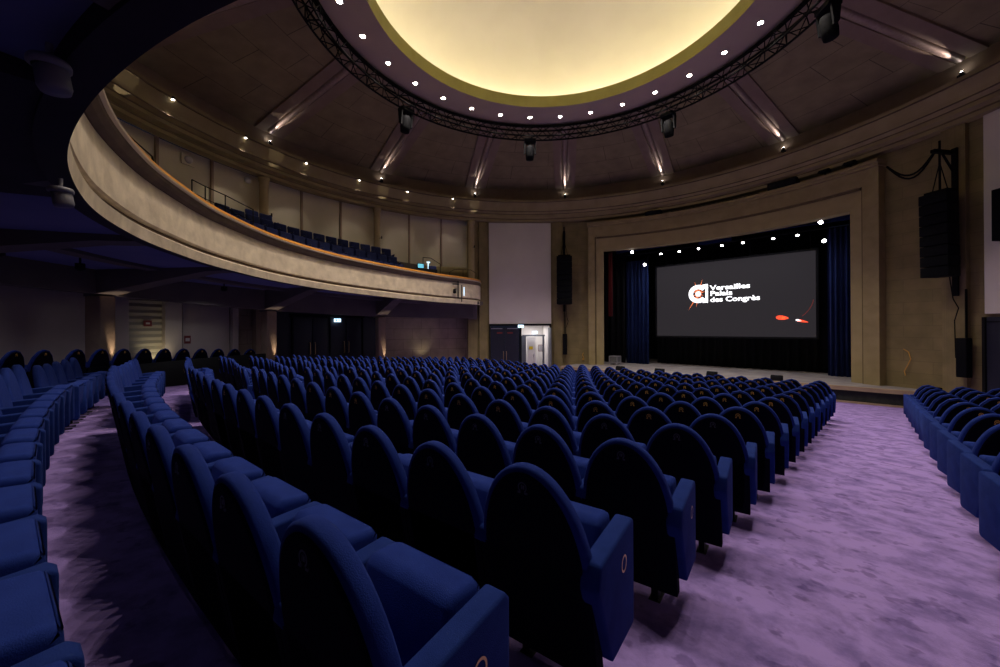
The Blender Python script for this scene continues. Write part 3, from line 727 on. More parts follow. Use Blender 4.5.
# ------------------------------------------------------------------ proscenium frame (curved with the wall)
pr = empty('proscenium_frame', (0, 0, 0), 0, 'wide stepped beige stone frame around the stage opening', 'frame')
def arc_band(b, r0, r1, z0, z1, p0, p1, n=30, mi=0):
    revolve(b, [(r0, z0), (r1, z0), (r1, z1), (r0, z1)], p0, p1, n, mi=mi, smooth=False, closed=True)
b = MB()
arc_band(b, 13.02, 13.42, .70, 8.96, -28.1, -26.4, 3); arc_band(b, 13.02, 13.42, .70, 8.96, 26.4, 28.6, 3); arc_band(b, 13.02, 13.42, 8.32, 8.96, -26.4, 26.4); b.obj('outer_moulding', M['stone_plain'], pr)
b = MB()
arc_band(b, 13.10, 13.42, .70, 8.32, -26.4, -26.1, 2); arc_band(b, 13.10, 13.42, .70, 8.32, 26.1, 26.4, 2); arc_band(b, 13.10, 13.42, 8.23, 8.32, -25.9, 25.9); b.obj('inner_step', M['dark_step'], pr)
b = MB()
arc_band(b, 13.16, 13.62, .70, 8.24, -26.1, OP0, 3); arc_band(b, 13.16, 13.62, .70, 8.24, OP1, 26.1, 3); arc_band(b, 13.16, 13.62, 7.51, 8.24, OP0, OP1); b.obj('flat_band', M['pale_band'], pr)
b = MB(); arc_band(b, 12.82, 13.42, 9.04, 9.16, -28.3, 28.9); arc_band(b, 12.90, 13.42, 8.94, 9.05, -28.2, 28.8); b.obj('top_cornice', M['stone_plain'], pr)
# ------------------------------------------------------------------ stage
st = empty('stage', (0, 9, 0), 0, 'raised stage with pale worn floor and dark curved front', 'stage')
front = [(-6.9, 9.75), (-5.5, 9.62), (-4, 9.62), (-2.5, 9.72), (-1, 9.88), (.5, 10.1), (2, 10.28), (3.5, 10.42), (5, 10.5), (6.6, 10.5), (7.6, 10.6)]
b = MB(); fr = [(x, y - 9) for x, y in front]; back = [(9, 9.5), (-9, 9.5)]
b.prism(fr + [(7.6, 2.3), (7.0, 3.0), (7.0, 9.5), (-7, 9.5), (-7.0, 2.5)], 'z', .64, .70); b.obj('stage_floor', M['stage_top'], st)
def strip(pts, off0, off1, z0, z1):
    b = MB()
    for (x0_, y0_), (x1_, y1_) in zip(pts[:-1], pts[1:]):
        vs = [(x0_, y0_ + off0, z0), (x1_, y1_ + off0, z0), (x1_, y1_ + off1, z0), (x0_, y0_ + off1, z0), (x0_, y0_ + off0, z1), (x1_, y1_ + off0, z1), (x1_, y1_ + off1, z1), (x0_, y0_ + off1, z1)]
        b.add(vs, [(0, 1, 2, 3), (4, 5, 6, 7), (0, 1, 5, 4), (2, 3, 7, 6)])
    return b
strip(fr, -.06, .12, .56, .705).obj('stage_lip', M['stage_edge'], st)
strip(fr, .04, .16, .15, .56).obj('stage_front', M['stage_face'], st)
strip(fr, -.02, .16, -.05, .16).obj('stage_plinth', M['stage_edge'], st)
b = MB(); b.box(7.6, 1.75, .33, .2, .5, .7); b.obj('end_block', M['stone_plain'], st)
# wings masking
b = MB(); b.box(0, 9.3, 4.2, 14, .1, 8); b.box(-6.9, 6.5, 4.2, .1, 6, 8); b.box(6.9, 6.5, 4.2, .1, 6, 8); b.box(0, 7.2, 8.3, 14, 4.4, .1)
o = b.obj('wall_backstage', M['black']); o.location = (0, 9, 0); struct(o)
def curtain(x0, x1, y, z0, z1, n, amp, mat, lab, name='stage_curtain'):
    b = MB(); m = n * 8; vs = []; th = .03
    for side in (0, 1):
        for i in range(m + 1):
            t = i / m; x = (x1 - x0) * t; yy = amp * sin(2 * pi * n * t) + amp * .4 * sin(2 * pi * n * .37 * t + 1) + side * th
            vs.append((x, yy, 0)); vs.append((x, yy * .85, z1 - z0))
    o2 = 2 * (m + 1); fs = []
    for i in range(m):
        fs.append((2 * i, 2 * i + 2, 2 * i + 3, 2 * i + 1)); fs.append((o2 + 2 * i, o2 + 2 * i + 1, o2 + 2 * i + 3, o2 + 2 * i + 2))
        fs.append((2 * i, o2 + 2 * i, o2 + 2 * i + 2, 2 * i + 2)); fs.append((2 * i + 1, 2 * i + 3, o2 + 2 * i + 3, o2 + 2 * i + 1))
    b.add(vs, fs, None, 0, True); o = b.obj(name, mat); o.location = (x0, y, z0); return tag(o, lab, 'curtain', 'stage curtains')
curtain(-4.95, -3.55, 14.0, .72, 7.0, 6, .10, M['curtain'], 'navy blue pleated curtain on the left of the stage screen')
curtain(-6.6, -5.0, 13.95, .72, 7.9, 4, .08, M['black'], 'black masking curtain at the far left behind the stage frame')
curtain(4.62, 5.5, 13.9, .72, 7.3, 5, .09, M['curtain'], 'navy blue pleated curtain on the right of the stage screen')
curtain(5.55, 6.7, 13.95, .72, 7.9, 3, .08, M['black'], 'black masking curtain at the far right behind the stage frame')
curtain(-5.55, -5.28, 12.85, 3.6, 7.5, 2, .04, M['red_curtain'], 'narrow dark red curtain edge at the upper left of the opening')
curtain(-3.5, 4.6, 15.2, .72, 7.6, 22, .08, M['black'], 'black backdrop curtain behind the screen')
b = MB(); b.box(0, 0, 0, 11, .1, .34); b.box(0, .3, -.1, 1.6, .05, .5); o = b.obj('stage_border_cloth', M['curtain']); o.location = (0, 13.85, 7.75); tag(o, 'dark blue border cloth across the top of the stage opening', 'curtain')
# screen
sx0, sx1, sz0, sz1 = -3.15, 4.19, 2.42, 6.47
sce = empty('projection_screen', (0, 14.3, sz0), 0, 'wide dark grey projection screen showing a white logo over the stage', 'screen')
b = MB(); b.box((sx0 + sx1) / 2, .03, (sz1 - sz0) / 2, sx1 - sx0, .04, sz1 - sz0); b.obj('screen_surface', M['screen'], sce)
b = MB(); cx_, cz_ = (sx0 + sx1) / 2, (sz1 - sz0) / 2; W_, H_ = sx1 - sx0, sz1 - sz0
for s in (-1, 1): b.box(cx_ + s * (W_ / 2 + .05), .03, cz_, .1, .07, H_ + .2); b.box(cx_, .03, cz_ + s * (H_ / 2 + .05), W_, .07, .1)
b.obj('screen_frame', M['black'], sce)
b = MB()
for x in (-2.6, -.6, 1.6, 4.0): b.box(x, .05, H_ + .45, .05, .05, .8); b.box(x + .12, .05, H_ + .12, .3, .05, .05)
b.obj('hanging_brackets', M['plate'] if 0 else M['speaker'], sce)
def text(body, x, z, size, xs=1.0):
    cu = bpy.data.curves.new('t', 'FONT'); cu.body = body; cu.size = size; cu.offset = .009; cu.extrude = .004; cu.resolution_u = 3
    to = bpy.data.objects.new('t', cu); C.objects.link(to); bpy.context.view_layer.update()
    me = bpy.data.meshes.new_from_object(to.evaluated_get(bpy.context.evaluated_depsgraph_get()))
    C.objects.unlink(to); bpy.data.objects.remove(to)
    w_ = max(v.co.x for v in me.vertices); me.transform(Matrix.Rotation(rad(90), 4, 'X') @ Matrix.Diagonal((xs / w_, 1, 1, 1)))
    me.materials.clear(); me.materials.append(M['white_light'])
    o = bpy.data.objects.new('title_line', me); C.objects.link(o); o.parent = sce; o.location = (x, -.002, z - sz0); o['label'] = 'white projected words ' + body
    return o
text('Versailles', -.27, 4.93, .36, 1.86); text('Palais', -.27, 4.62, .36, 1.06); text('des Congrès', -.27, 4.29, .36, 2.28)
# logo: thick ring broken on the right by a square bar, with an orange burst
b = MB(); cxl, czl = -.87, 4.76 - sz0
n = 30; vs = []; fs = []
for i in range(n + 1):
    a = rad(40 + 280 * i / n)
    for r in (.27, .50): vs.append((cxl + r * cos(a), -.004, czl + r * sin(a)))
for i in range(n): fs.append((2 * i, 2 * i + 1, 2 * i + 3, 2 * i + 2))
b.add(vs, fs)
b.box(-.53, -.003, czl + .38, .24, .004, .24); b.box(-.53, -.003, czl - .38, .24, .004, .24); b.box(-.44, -.003, czl, .13, .004, 1.0)
b.obj('logo_ring', M['white_light'], sce)
b = MB()
for a, L_ in ((75, .85), (105, .72), (240, 1.05), (262, .75), (300, .5), (150, .4), (200, .35), (20, .4), (340, .3), (125, .45), (45, .45)):
    a = rad(a); d_ = Vector((cos(a), 0, sin(a))); t_ = Vector((-sin(a), 0, cos(a))); c_ = Vector((cxl, -.001, czl))
    b.add([c_ - t_ * .05, c_ + d_ * L_, c_ + t_ * .05], [(0, 1, 2)])
b.obj('logo_burst', M['orange_light'], sce, fixn=False)
b = MB(); n = 14; vs = []
for i in range(2 * n):
    a = pi * i / n; r = .17 if i % 2 else .11; vs.append((cxl + r * cos(a), -.011, czl + r * sin(a)))
b.add(vs, [tuple(range(2 * n))]); b.obj('logo_core', M['white_light'], sce, fixn=False)
def flare(x, z, L_, h, ang, mat, nm):
    b = MB(); a = rad(ang); d_ = Vector((cos(a), 0, sin(a))); t_ = Vector((-sin(a), 0, cos(a))); c_ = Vector((x, -.004, z - sz0)); k = 12
    b.add([c_ + d_ * L_ * cos(2 * pi * i / k) + t_ * h * sin(2 * pi * i / k) * (1 - .4 * cos(2 * pi * i / k)) for i in range(k)], [tuple(range(k))]); return b.obj(nm, mat, sce, fixn=False)
flare(2.92, 3.36, .26, .10, -6, M['ember'], 'red_flare'); flare(2.96, 3.35, .09, .06, 0, M['orange_light'], 'flare_core'); flare(3.70, 3.18, .22, .05, -14, M['ember'], 'red_flare'); flare(3.55, 3.22, .12, .045, -14, M['white_light'], 'flare_core')
b = MB(); vs = []
for i in range(13):
    a = rad(-50 + 42 * i / 12)
    for r in (1.20, 1.225): vs.append((2.90 + r * cos(a), -.003, 4.35 - sz0 + r * sin(a)))
b.add(vs, [(2 * i, 2 * i + 1, 2 * i + 3, 2 * i + 2) for i in range(12)]); b.obj('faint_arc', M['dim_ember'], sce, fixn=False)

# stage light bar
lb = empty('light_bar', (-.095, 13.75, 7.32), 0, 'black lighting bar with a row of white spotlights above the screen', 'light bar')
b = MB(); b.tube((-4.4, 0, 0), (4.8, 0, 0), .03); b.tube((-4.4, 0, .3), (4.8, 0, .3), .03); b.obj('bar', M['black'], lb)
for i, x in enumerate((-2.56, -1.54, -.55, .57, 1.51, 2.77, 3.69)):
    b = MB(); b.lathe([(0, .14), (.07, .14), (.09, -.05), (.10, -.10)], (x, -.06, -.1), 12, M_=Matrix.Rotation(rad(-35), 3, 'X')); f = b.obj('spotlight', M['black'], lb)
    b = MB(); b.lathe([(0, -.09), (.06, -.09)], (x, -.06, -.1), 12, M_=Matrix.Rotation(rad(-35), 3, 'X')); b.obj('lens', M['lamp_white'], f, fixn=False)
for (x, y, z, lab) in ((-4.18, 13.2, 7.4, 'small bright lamp at the upper left corner of the stage'), (-3.51, 13.4, 6.6, 'small bright lamp hanging beside the left blue curtain'), (4.45, 13.2, 7.5, 'bright twin lamp at the upper right of the stage opening'), (4.55, 13.4, 6.7, 'bright lamp on white arm by the right blue curtain')):
    e = empty('stage_lamp', (x, y, z), 0, lab, 'stage light')
    b = MB(); b.lathe([(0, .12), (.07, .12), (.085, -.06)], (0, .05, .03), 12, M_=Matrix.Rotation(rad(-60), 3, 'X')); b.tube((0, .1, .1), (.15, .2, .5), .02); b.obj('housing', M['black'], e)
    b = MB(); b.lathe([(0, -.058), (.08, -.058)], (0, .05, .03), 12, M_=Matrix.Rotation(rad(-60), 3, 'X')); b.obj('lens', M['lamp_white'], e, fixn=False)
l = bpy.data.lights.new('stage_wash', 'AREA'); l.shape = 'RECTANGLE'; l.energy = 90; l.size = 7; l.size_y = .3; l.color = (1, .94, 1)
lo = bpy.data.objects.new('stage_wash', l); C.objects.link(lo); lo.location = (.3, 13.1, 7.0); lo.rotation_euler = (rad(-14), 0, 0); lo.parent = None
# boxes on the stage
mo = None
for x, y, lab in ((-3.3, 9.85, 'leftmost small black monitor box on the stage edge'), (-1.35, 10.0, 'second small black monitor box from the left on the stage edge'), (.85, 10.35, 'third small black monitor box on the stage edge'), (3.2, 10.62, 'rightmost small black monitor box on the stage edge')):
    if mo is None:
        mo = empty('stage_monitor', (x, y, .705), 0, lab, 'loudspeaker', 'monitor boxes on the stage edge')
        b = MB(); b.prism([(-.13, 0), (.13, 0), (.13, .2), (-.04, .23), (-.13, .15)], 'x', -.2, .2); b.obj('cabinet', M['speaker'], mo, bevel=.008)
        b = MB(); b.box(0, -.133, .08, .34, .01, .12); b.obj('grille', M['black'], mo)
    else: clone(mo, (x, y, .705), 0, lab)
fc = empty('flight_case', (-5.0, 12.6, .70), 0, 'small metal-framed flight case at the left wing of the stage', 'case')
b = MB(); b.box(0, 0, .32, .5, .5, .34); b.obj('body', M['grey_door'], fc, bevel=.01)
b = MB()
for sx in (-1, 1):
    for sy in (-1, 1): b.tube((sx * .25, sy * .25, .12), (sx * .25, sy * .25, .52), .02); b.tube((sx * .2, sy * .2, 0), (sx * .2, sy * .2, .1), .05)
for z in (.15, .5):
    for sy in (-1, 1): b.tube((-.25, sy * .25, z), (.25, sy * .25, z), .02); b.tube((sy * .25, -.25, z), (sy * .25, .25, z), .02)
b.obj('frame_and_wheels', M['plate'], fc)

# ------------------------------------------------------------------ line arrays beside the stage
def line_array(ph, r, z0, z1, wd, lab, flip):
    e = empty('line_array_speaker', pol(ph, r, z0), -rad(ph), lab, 'loudspeaker')
    n = 8; h = (z1 - z0) / n; wd_ = wd
    for i in range(n):
        tz = i * h; tilt = rad(-2.0 * (n - 1 - i) * .6); b = MB(); w2 = wd_ / 2
        pts = [(-w2, -.32), (w2, -.32), (w2 * .82, .26), (-w2 * .82, .26)]
        y0 = .015 * (n - i) * .5
        b.prism([(x, y + y0) for x, y in pts], 'z', tz + .012, tz + h - .012); b.obj('cabinet', M['speaker'], e, bevel=.015)
    b = MB(); b.box(0, 0, z1 - z0 + .04, wd * .8, .4, .07); b.tube((0, 0, z1 - z0 + .05), (0, 0, 8.9 - z0), .03); b.tube((-.2, 0, z1 - z0 + .05), (0, 0, z1 - z0 + 1.0), .015); b.tube((.2, 0, z1 - z0 + .05), (0, 0, z1 - z0 + 1.0), .015)
    b.box(0, .22, 8.55 - z0, .12, 1.0, .1); b.box(0, .62, 6.3 - z0, .14, .1, 4.8 + .0)
    b.obj('rigging_frame', M['truss'], e); b = MB(); b.tube((0, .1, 8.5 - z0), (0, .65, 7.8 - z0), .035); b.obj('brace', M['truss'], e)
    b = MB(); b.path([(.1, .2, .0), (.12, .3, -.7), (.22, .35, -1.0), (.08, .42, -1.4), (.1, .42, -2.6)], .015); b.obj('cable', M['truss'], e)
    return e
line_array(-34.3, 12.55, 4.30, 7.15, .9, 'tall black hanging speaker stack left of the stage opening', 1)
line_array(37.2, 12.6, 4.5, 7.2, .72, 'tall black hanging speaker stack right of the stage opening', -1)
for ph, lab in ((-34.2, 'slim black column speaker low on the wall left of the stage'), (38.3, 'slim black column speaker low on the wall right of the stage')):
    e = empty('column_speaker', pol(ph, 13.1, 1.30), -rad(ph), lab, 'loudspeaker')
    b = MB(); b.box(0, 0, .62, .26, .24, 1.25); b.obj('cabinet', M['speaker'], e, bevel=.02); b = MB(); b.box(0, .16, .6, .1, .12, .3); b.tube((0, .1, 1.2), (0, .1, 2.8), .03); b.obj('wall_bracket', M['truss'], e)
b = MB(); pts = [pol(30 + 6.4 * t, 12.9 + .2 * t * (1 - t), 8.75 - .55 * sin(pi * min(1, t * 1.1)) + 0 * t) for t in [i / 12 for i in range(13)]]; o_ = pts[0]
for k_ in (0, .12): b.path([p - o_ - Vector((0, 0, k_ * sin(pi * i / 12))) for i, p in enumerate(pts)], .03)
o = b.obj('cable_bundle', M['truss']); o.location = o_; tag(o, 'sagging black cables between the frame corner and right speaker stack', 'cable')
# fixtures on top of the proscenium
for ph, sz, lab, wd in ((-12.0, .26, 'rounded black loudspeaker on the ledge above the left of the stage', .85), (13.2, .34, 'black projector box on the ledge above the right of the stage', .7), (15.6, .34, 'second black box right of the projector on the ledge', .5)):
    b = MB(); b.box(0, 0, sz / 2, wd, .4, sz); b.box(-wd * .2, 0, sz / 2 + .03, wd * .4, .3, sz); o = b.obj('ledge_box', M['black'], bevel=.05); o.location = pol(ph, 13.05, 9.17); o.rotation_euler = (0, 0, -rad(ph)); tag(o, lab, 'equipment')
fl0 = None
for ph, lab in ((21.0, 'left one of two black floodlights on the ledge right above the stage'), (24.8, 'right one of two black floodlights on the ledge right above the stage')):
    if fl0 is None:
        fl0 = empty('ledge_floodlight', pol(ph, 13.0, 9.17), -rad(ph), lab, 'floodlight')
        b = MB(); b.prism([(-.25, .12), (.15, .16), (.2, .32), (-.1, .26)], 'x', -.16, .16); b.obj('head', M['black'], fl0); b = MB(); b.tube((0, .05, 0), (0, .05, .18), .03); b.box(0, .05, .02, .16, .12, .03); b.obj('stand', M['black'], fl0)
    else: clone(fl0, pol(ph, 13.0, 9.17), -rad(ph), lab)
b = MB(); revolve(b, [(12.95, 9.17), (13.05, 9.17), (13.05, 9.24), (12.95, 9.24)], -8, 10, 12, closed=True); o = b.obj('ledge_cable_tray', M['black']); tag(o, 'thin black cable tray lying along the ledge over the stage', 'cable tray')
b = MB(); b.path([(0, 0, 0), (.14, 0, -.10), (.2, 0, -.35), (.12, 0, -.55), (.02, 0, -.8), (.05, 0, -.95)], .015); o = b.obj('hanging_cord', M['gold_plate']); o.location = pol(31.0, 13.30, 2.1); o.rotation_euler = (0, 0, -rad(31)); tag(o, 'short curled golden cord hanging on the dark wall right of the stage', 'cord')
b = MB(); b.box(0, 0, 0, .3, .08, .2); b.box(-.06, -.045, .0, .1, .01, .1); o = b.obj('wall_socket_box', M['speaker']); o.location = pol(35.4, 13.3, .75); o.rotation_euler = (0, 0, -rad(35.4)); tag(o, 'small black socket box low on the wall right of the stage', 'socket')
b = MB(); b.path([(0, 0, 0), (.05, 0, .12), (-.03, 0, .25), (.03, 0, .4)], .02); b.box(0, .03, .0, .1, .05, .1); o = b.obj('coiled_cable', M['gold_plate']); o.location = pol(-29.6, 13.3, 1.0); tag(o, 'small golden cable coil on the wall left of the stage frame', 'cable')

# ------------------------------------------------------------------ theatre seats
PITCH = .560
def arch(hw, zb, zsh, zt_, inset=0., n=12):
    """closed outline x,z of a seat back: straight flanks then an elliptic arch"""
    a = hw - inset; out = [(-a * .90, zb + inset), ]
    out += [(-a * .98, zb + .12)]
    for i in range(n + 1):
        t = pi * i / n; out.append((-a * cos(t), zsh + (zt_ - inset - zsh) * max(0., sin(t))))
    out += [(a * .98, zb + .12), (a * .90, zb + inset)]
    return out
def yback(z): return -.375 - .17 * (z - .30)
def pad_mesh(n=10):
    b = MB(); L = []
    for ins, dy in ((.030, -.002), (.010, .0), (.0, .012), (.0, .050), (.012, .062), (.05, .068)):
        o = arch(.279, .26, .585, 1.055, ins, n); L.append([(x, yback(z) + dy, z) for x, z in o])
    m = len(L[0]); vs = [v for l in L for v in l]; fs = []
    for i in range(len(L) - 1):
        for j in range(m): fs.append((i * m + j, i * m + (j + 1) % m, (i + 1) * m + (j + 1) % m, (i + 1) * m + j))
    b.add(vs, fs, None, 0, True); b.add(vs, [tuple(range(m))[::-1], tuple(range((len(L) - 1) * m, len(L) * m))]); return b
def shell_mb(n=10, mi=0):
    b = MB(); L = []
    for ins, dy in ((.028, -.001), (.030, -.008), (.040, -.012)):
        o = arch(.279, .15, .585, 1.055, ins, n); L.append([(x, yback(z) + dy, z) for x, z in o])
    m = len(L[0]); vs = [v for l in L for v in l]; fs = []
    for i in range(len(L) - 1):
        for j in range(m): fs.append((i * m + j, i * m + (j + 1) % m, (i + 1) * m + (j + 1) % m, (i + 1) * m + j))
    b.add(vs, fs, None, mi, False); b.add(vs, [tuple(range((len(L) - 1) * m, len(L) * m))], None, mi)
    b.prism([(yback(.15) - .012, .15), (yback(.63) - .012, .63), (yback(.63) + .055, .63), (yback(.15) + .055, .15)], 'x', -.2795, .2795, mi); return b
def cushion_mb(mi=0):
    b = MB(); b.prism([(-.235, .30), (-.11, .28), (-.03, .42), (-.005, .70), (-.025, .735), (-.15, .745), (-.175, .71)], 'x', -.214, .214, mi); return b
def slim_mb(xc, mi=0, t=.088):
    b = MB(); b.prism([(-.445, .62), (-.34, .50), (-.29, .24), (-.03, .225), (.015, .25), (.015, .685), (-.01, .705), (-.435, .685)], 'x', xc - t / 2, xc + t / 2, mi); return b
def panel_mb(xc, mi=0, t=.0866):
    b = MB(); b.prism([(-.4555, .60), (-.30, .225), (-.02, .215), (0, .24), (0, .705), (-.02, .73), (-.43, .70)], 'x', xc - t / 2, xc + t / 2, mi); return b
def foot_mb(mi=0):
    b = MB()
    for s in (-1, 1): b.box(s * .13, -.24, .13, .04, .07, .26, mi=mi); b.box(s * .13, -.24, .012, .07, .22, .024, mi=mi)
    b.box(0, -.25, .26, .50, .10, .05, mi=mi); return b
def plate_mb(mi=0, mi2=1):
    b = MB(); z = .965; y = yback(z) - .016; c = Vector((0, y, z)); n = 12; vs = []; fs = []
    for i in range(n + 1):
        a = rad(-60 + 300 * i / n)
        for r in (.017, .023): vs.append((r * cos(a), y - .002, z + r * sin(a)))
    for i in range(n): fs.append((2 * i, 2 * i + 1, 2 * i + 3, 2 * i + 2))
    b.add(vs, fs, None, mi)
    b.box(-.018, y, z - .024, .014, .004, .008, mi=mi); b.box(.018, y, z - .024, .014, .004, .008, mi=mi)
    b.box(-.005, y, z + .0, .004, .004, .018, mi=mi2); b.box(.005, y, z + .0, .007, .004, .016, mi=mi2)
    return b
def emblem_mb(x):
    b = MB(); n = 20; vs = []; fs = []; c = Vector((x, -.16, .58))
    for i in range(n):
        a = 2 * pi * i / n
        for r in (.026, .034): vs.append((x + .003, c.y + r * cos(a), c.z + r * 1.15 * sin(a)))
    for i in range(n): fs.append((2 * i, 2 * i + 1, (2 * i + 3) % (2 * n), (2 * i + 2) % (2 * n)))
    b.add(vs, fs); return b
ME = {}
ME['pad'] = pad_mesh(26).mesh('backrest', M['velvet'])
ME['shell'] = shell_mb(26).mesh('back_shell', M['shell'])
ME['cushion'] = cushion_mb().mesh('seat_cushion', M['velvet'], bevel=.032)
ME['panelR'] = panel_mb(PITCH / 2).mesh('armrest_panel', M['panel'], bevel=.014)
ME['panelL'] = panel_mb(-PITCH / 2).mesh('armrest_panel', M['panel'], bevel=.014)
ME['slimR'] = slim_mb(PITCH / 2).mesh('armrest_panel', M['panel'], bevel=.014)
ME['slimL'] = slim_mb(-PITCH / 2).mesh('armrest_panel', M['panel'], bevel=.014)
ME['foot'] = foot_mb().mesh('foot_frame', M['black_metal'])
ME['plate'] = plate_mb().mesh('number_plate', [M['dim_plate'], M['dim_plate']], fixn=False)
ME['plateG'] = plate_mb().mesh('number_plate', [M['gold_plate'], M['gold_plate']], fixn=False)
ME['embR'] = emblem_mb(PITCH / 2 + .0433).mesh('round_emblem', M['brass'], fixn=False)
ME['embL'] = emblem_mb(-PITCH / 2 - .0493).mesh('round_emblem', M['brass'], fixn=False)
def merged(name, gold, right, left):
    parts = [(pad_mesh(8), 0), (shell_mb(8), 1), (cushion_mb(), 0), (foot_mb(), 3)]
    if right: parts.append(((panel_mb if right == 2 else slim_mb)(PITCH / 2), 2))
    if left: parts.append(((panel_mb if left == 2 else slim_mb)(-PITCH / 2), 2))
    bm = bmesh.new(); mats = [M['velvet'], M['shell'], M['panel'], M['black_metal'], M['gold_plate'] if gold else M['dim_plate']]
    allm = MB()
    for p, mi in parts: allm.add(p.v, p.f, None, mi, True)
    for i_, f in enumerate(allm.sm): pass
    p = plate_mb(); allm.add(p.v, p.f, None, 4, False)
    me = allm.mesh(name, mats, fixn=True)
    return me
SM = {}
def simple_mesh(gold, right, left):
    k = (gold, right, left)
    if k not in SM:
        me = merged('theatre_seat', gold, right, left)
        # soften the boxy parts a little
        bm = bmesh.new(); bm.from_mesh(me)
        es = [e for e in bm.edges if len(e.link_faces) == 2 and e.calc_face_angle(0) > .75 and e.link_faces[0].material_index in (0, 2) and e.calc_length() > .05]
        bmesh.ops.bevel(bm, geom=es, offset=.015, segments=2, profile=.6, affect='EDGES')
        bm.to_mesh(me); bm.free(); SM[k] = me
    return SM[k]
PROTO = {}
def detailed(right, left, emb, gold):
    k = (right, left, emb, gold)
    if k in PROTO: return PROTO[k], False
    r = bpy.data.objects.new('theatre_seat', None); C.objects.link(r); r.empty_display_size = .1
    def part(nm, me):
        o = bpy.data.objects.new(nm, me); C.objects.link(o); o.parent = r; return o
    bk = part('backrest', ME['pad']); part('seat_cushion', ME['cushion']); part('foot_frame', ME['foot'])
    sh = part('back_shell', ME['shell']); sh['label'] = 'dark navy cloth back'
    pl_ = bpy.data.objects.new('number_plate', ME['plateG'] if gold else ME['plate']); C.objects.link(pl_); pl_.parent = sh; pl_['label'] = 'small metal number plate'
    if right: 
        a = part('armrest_panel', ME['panelR' if right == 2 else 'slimR'])
        if emb and right == 2:
            q = bpy.data.objects.new('round_emblem', ME['embR']); C.objects.link(q); q.parent = a; q['label'] = 'thin brass ring emblem'
    if left:
        a = part('armrest_panel', ME['panelL' if left == 2 else 'slimL'])
        if emb and left == 2:
            q = bpy.data.objects.new('round_emblem', ME['embL']); C.objects.link(q); q.parent = a; q['label'] = 'thin brass ring emblem'
    PROTO[k] = r
    return r, True

# seat positions: rows are shallow arcs, row 15 is nearest the stage
seats = []
def rowy(k, x): q = min(x * x, 36.) if x < 0 else x * x; return .9191 + .88 * (k - 1) - 8.6928 + .015 * (q - 25.8)
def xr(k): return -.8527 + .0157 * (.9191 + .88 * (k - 1)) + 5.9195
def add_row(k, xs, block, side):
    """xs seat centres from the aisle end outwards"""
    for j, x in enumerate(xs):
        sl_ = .03 * x if x > -6 else -.02; y = rowy(k, x) + (.09 if block == 'R' else 0); p = (x, y, base(.9191 + .88 * (k - 1)) + drop(x))
        seats.append(dict(p=p, a=math.atan(sl_), k=k, j=j, block=block, n=len(xs), side=side))
def stepx(x): return PITCH / math.sqrt(1 + (.03 * x) ** 2)
for k in range(-2, 16):
    # block A: from the lilac aisle to the narrow centre gangway
    x = xr(k) - .0866 / 2 - PITCH / 2; xs = []
    while x > -2.1: xs.append(x); x -= stepx(x)
    if k < 0: xs = [q for q in xs if q < 1.2]
    if k > -2: add_row(k, xs, 'A', 'R')
    # block B: beyond the centre gangway
    x = -3.05; xs = []
    while x > interp(k, [0, 1, 2, 3, 4, 6], [-5.4, -5.8, -6.9, -7.5, -8.3, -9.8]) and math.hypot(x, rowy(k, x)) < 12.2 and k >= 0: xs.append(x); x -= stepx(x)
    add_row(k, xs, 'B', 'R')
# right block beyond the lilac aisle
for k in range(1, 17):
    D = .9191 + .88 * (k - 1); x = 6.515 + .004 * D + .043 + PITCH / 2; xs = []
    while math.hypot(x + .3, rowy(k, x)) < 12.3 and len(xs) < 9: xs.append(x); x += stepx(x)
    add_row(k, xs, 'R', 'L')
# side row with its backs to the hall, behind a low parapet by the pillar
for j, ph in enumerate((-149.5, -146.4, -142.6, -139.6, -136.6, -133.6, -130.6, -127.6, -124.6, -121.6, -118.6, -115.6)):
    p = pol(ph, 11.9, 0); p.z = fz(p.x, p.y); seats.append(dict(p=tuple(p), a=-rad(ph), k=0, j=j, block='W', n=12, side='R'))
# keep what the photograph can show
vis = []
for s in seats:
    pts = [proj((s['p'][0], s['p'][1], s['p'][2] + h)) for h in (.7, 1.0)]
    if any(q is None for q in pts): continue
    x, y, d = pts[1]
    m = 30 / max(d, .3) + 110 / max(d, .5)
    if -m < x < 1000 + m and y < 667 + 260 / max(d, .4): s['d'] = d; vis.append(s)
vis.sort(key=lambda s: s['d'])
NIND = 300
bname = {'A': 'block left of the lilac aisle', 'B': 'block beyond the centre gangway', 'C': 'far left block', 'R': 'block right of the lilac aisle'}
gname = {'A': 'tip-up seats in the block left of the lilac aisle', 'B': 'tip-up seats beyond the centre gangway', 'C': 'tip-up seats in the far left block', 'R': 'tip-up seats right of the lilac aisle', 'W': 'seats along the left side wall'}
stuffV = MB()
print('SEATS visible', len(vis), {b_: sum(1 for s in vis if s['block'] == b_) for b_ in 'ABCRW'})
def seat_label(s):
    if s['block'] == 'W':
        if s['k']: return 'pale-lit seat facing the hall before the cream shutter, %s one' % ('left' if s['j'] == 0 else 'right')
        return 'dark round-backed seat behind the low parapet along the side wall, %s from the left' % ordn[s['j']]
    row = 15 - s['k'] if s['block'] != 'R' else 16 - s['k']
    rt = 'front row' if row <= 0 else ordn[row] + ' row'
    if s['j'] == 0: ps = 'aisle-end'
    else: ps = ordn[s['j']] + ' from aisle'
    return 'blue tip-up seat, %s, %s, %s' % (ps, rt, {'A': 'left of lilac aisle', 'B': 'beyond centre gangway', 'C': 'far left block', 'R': 'right of lilac aisle'}[s['block']])
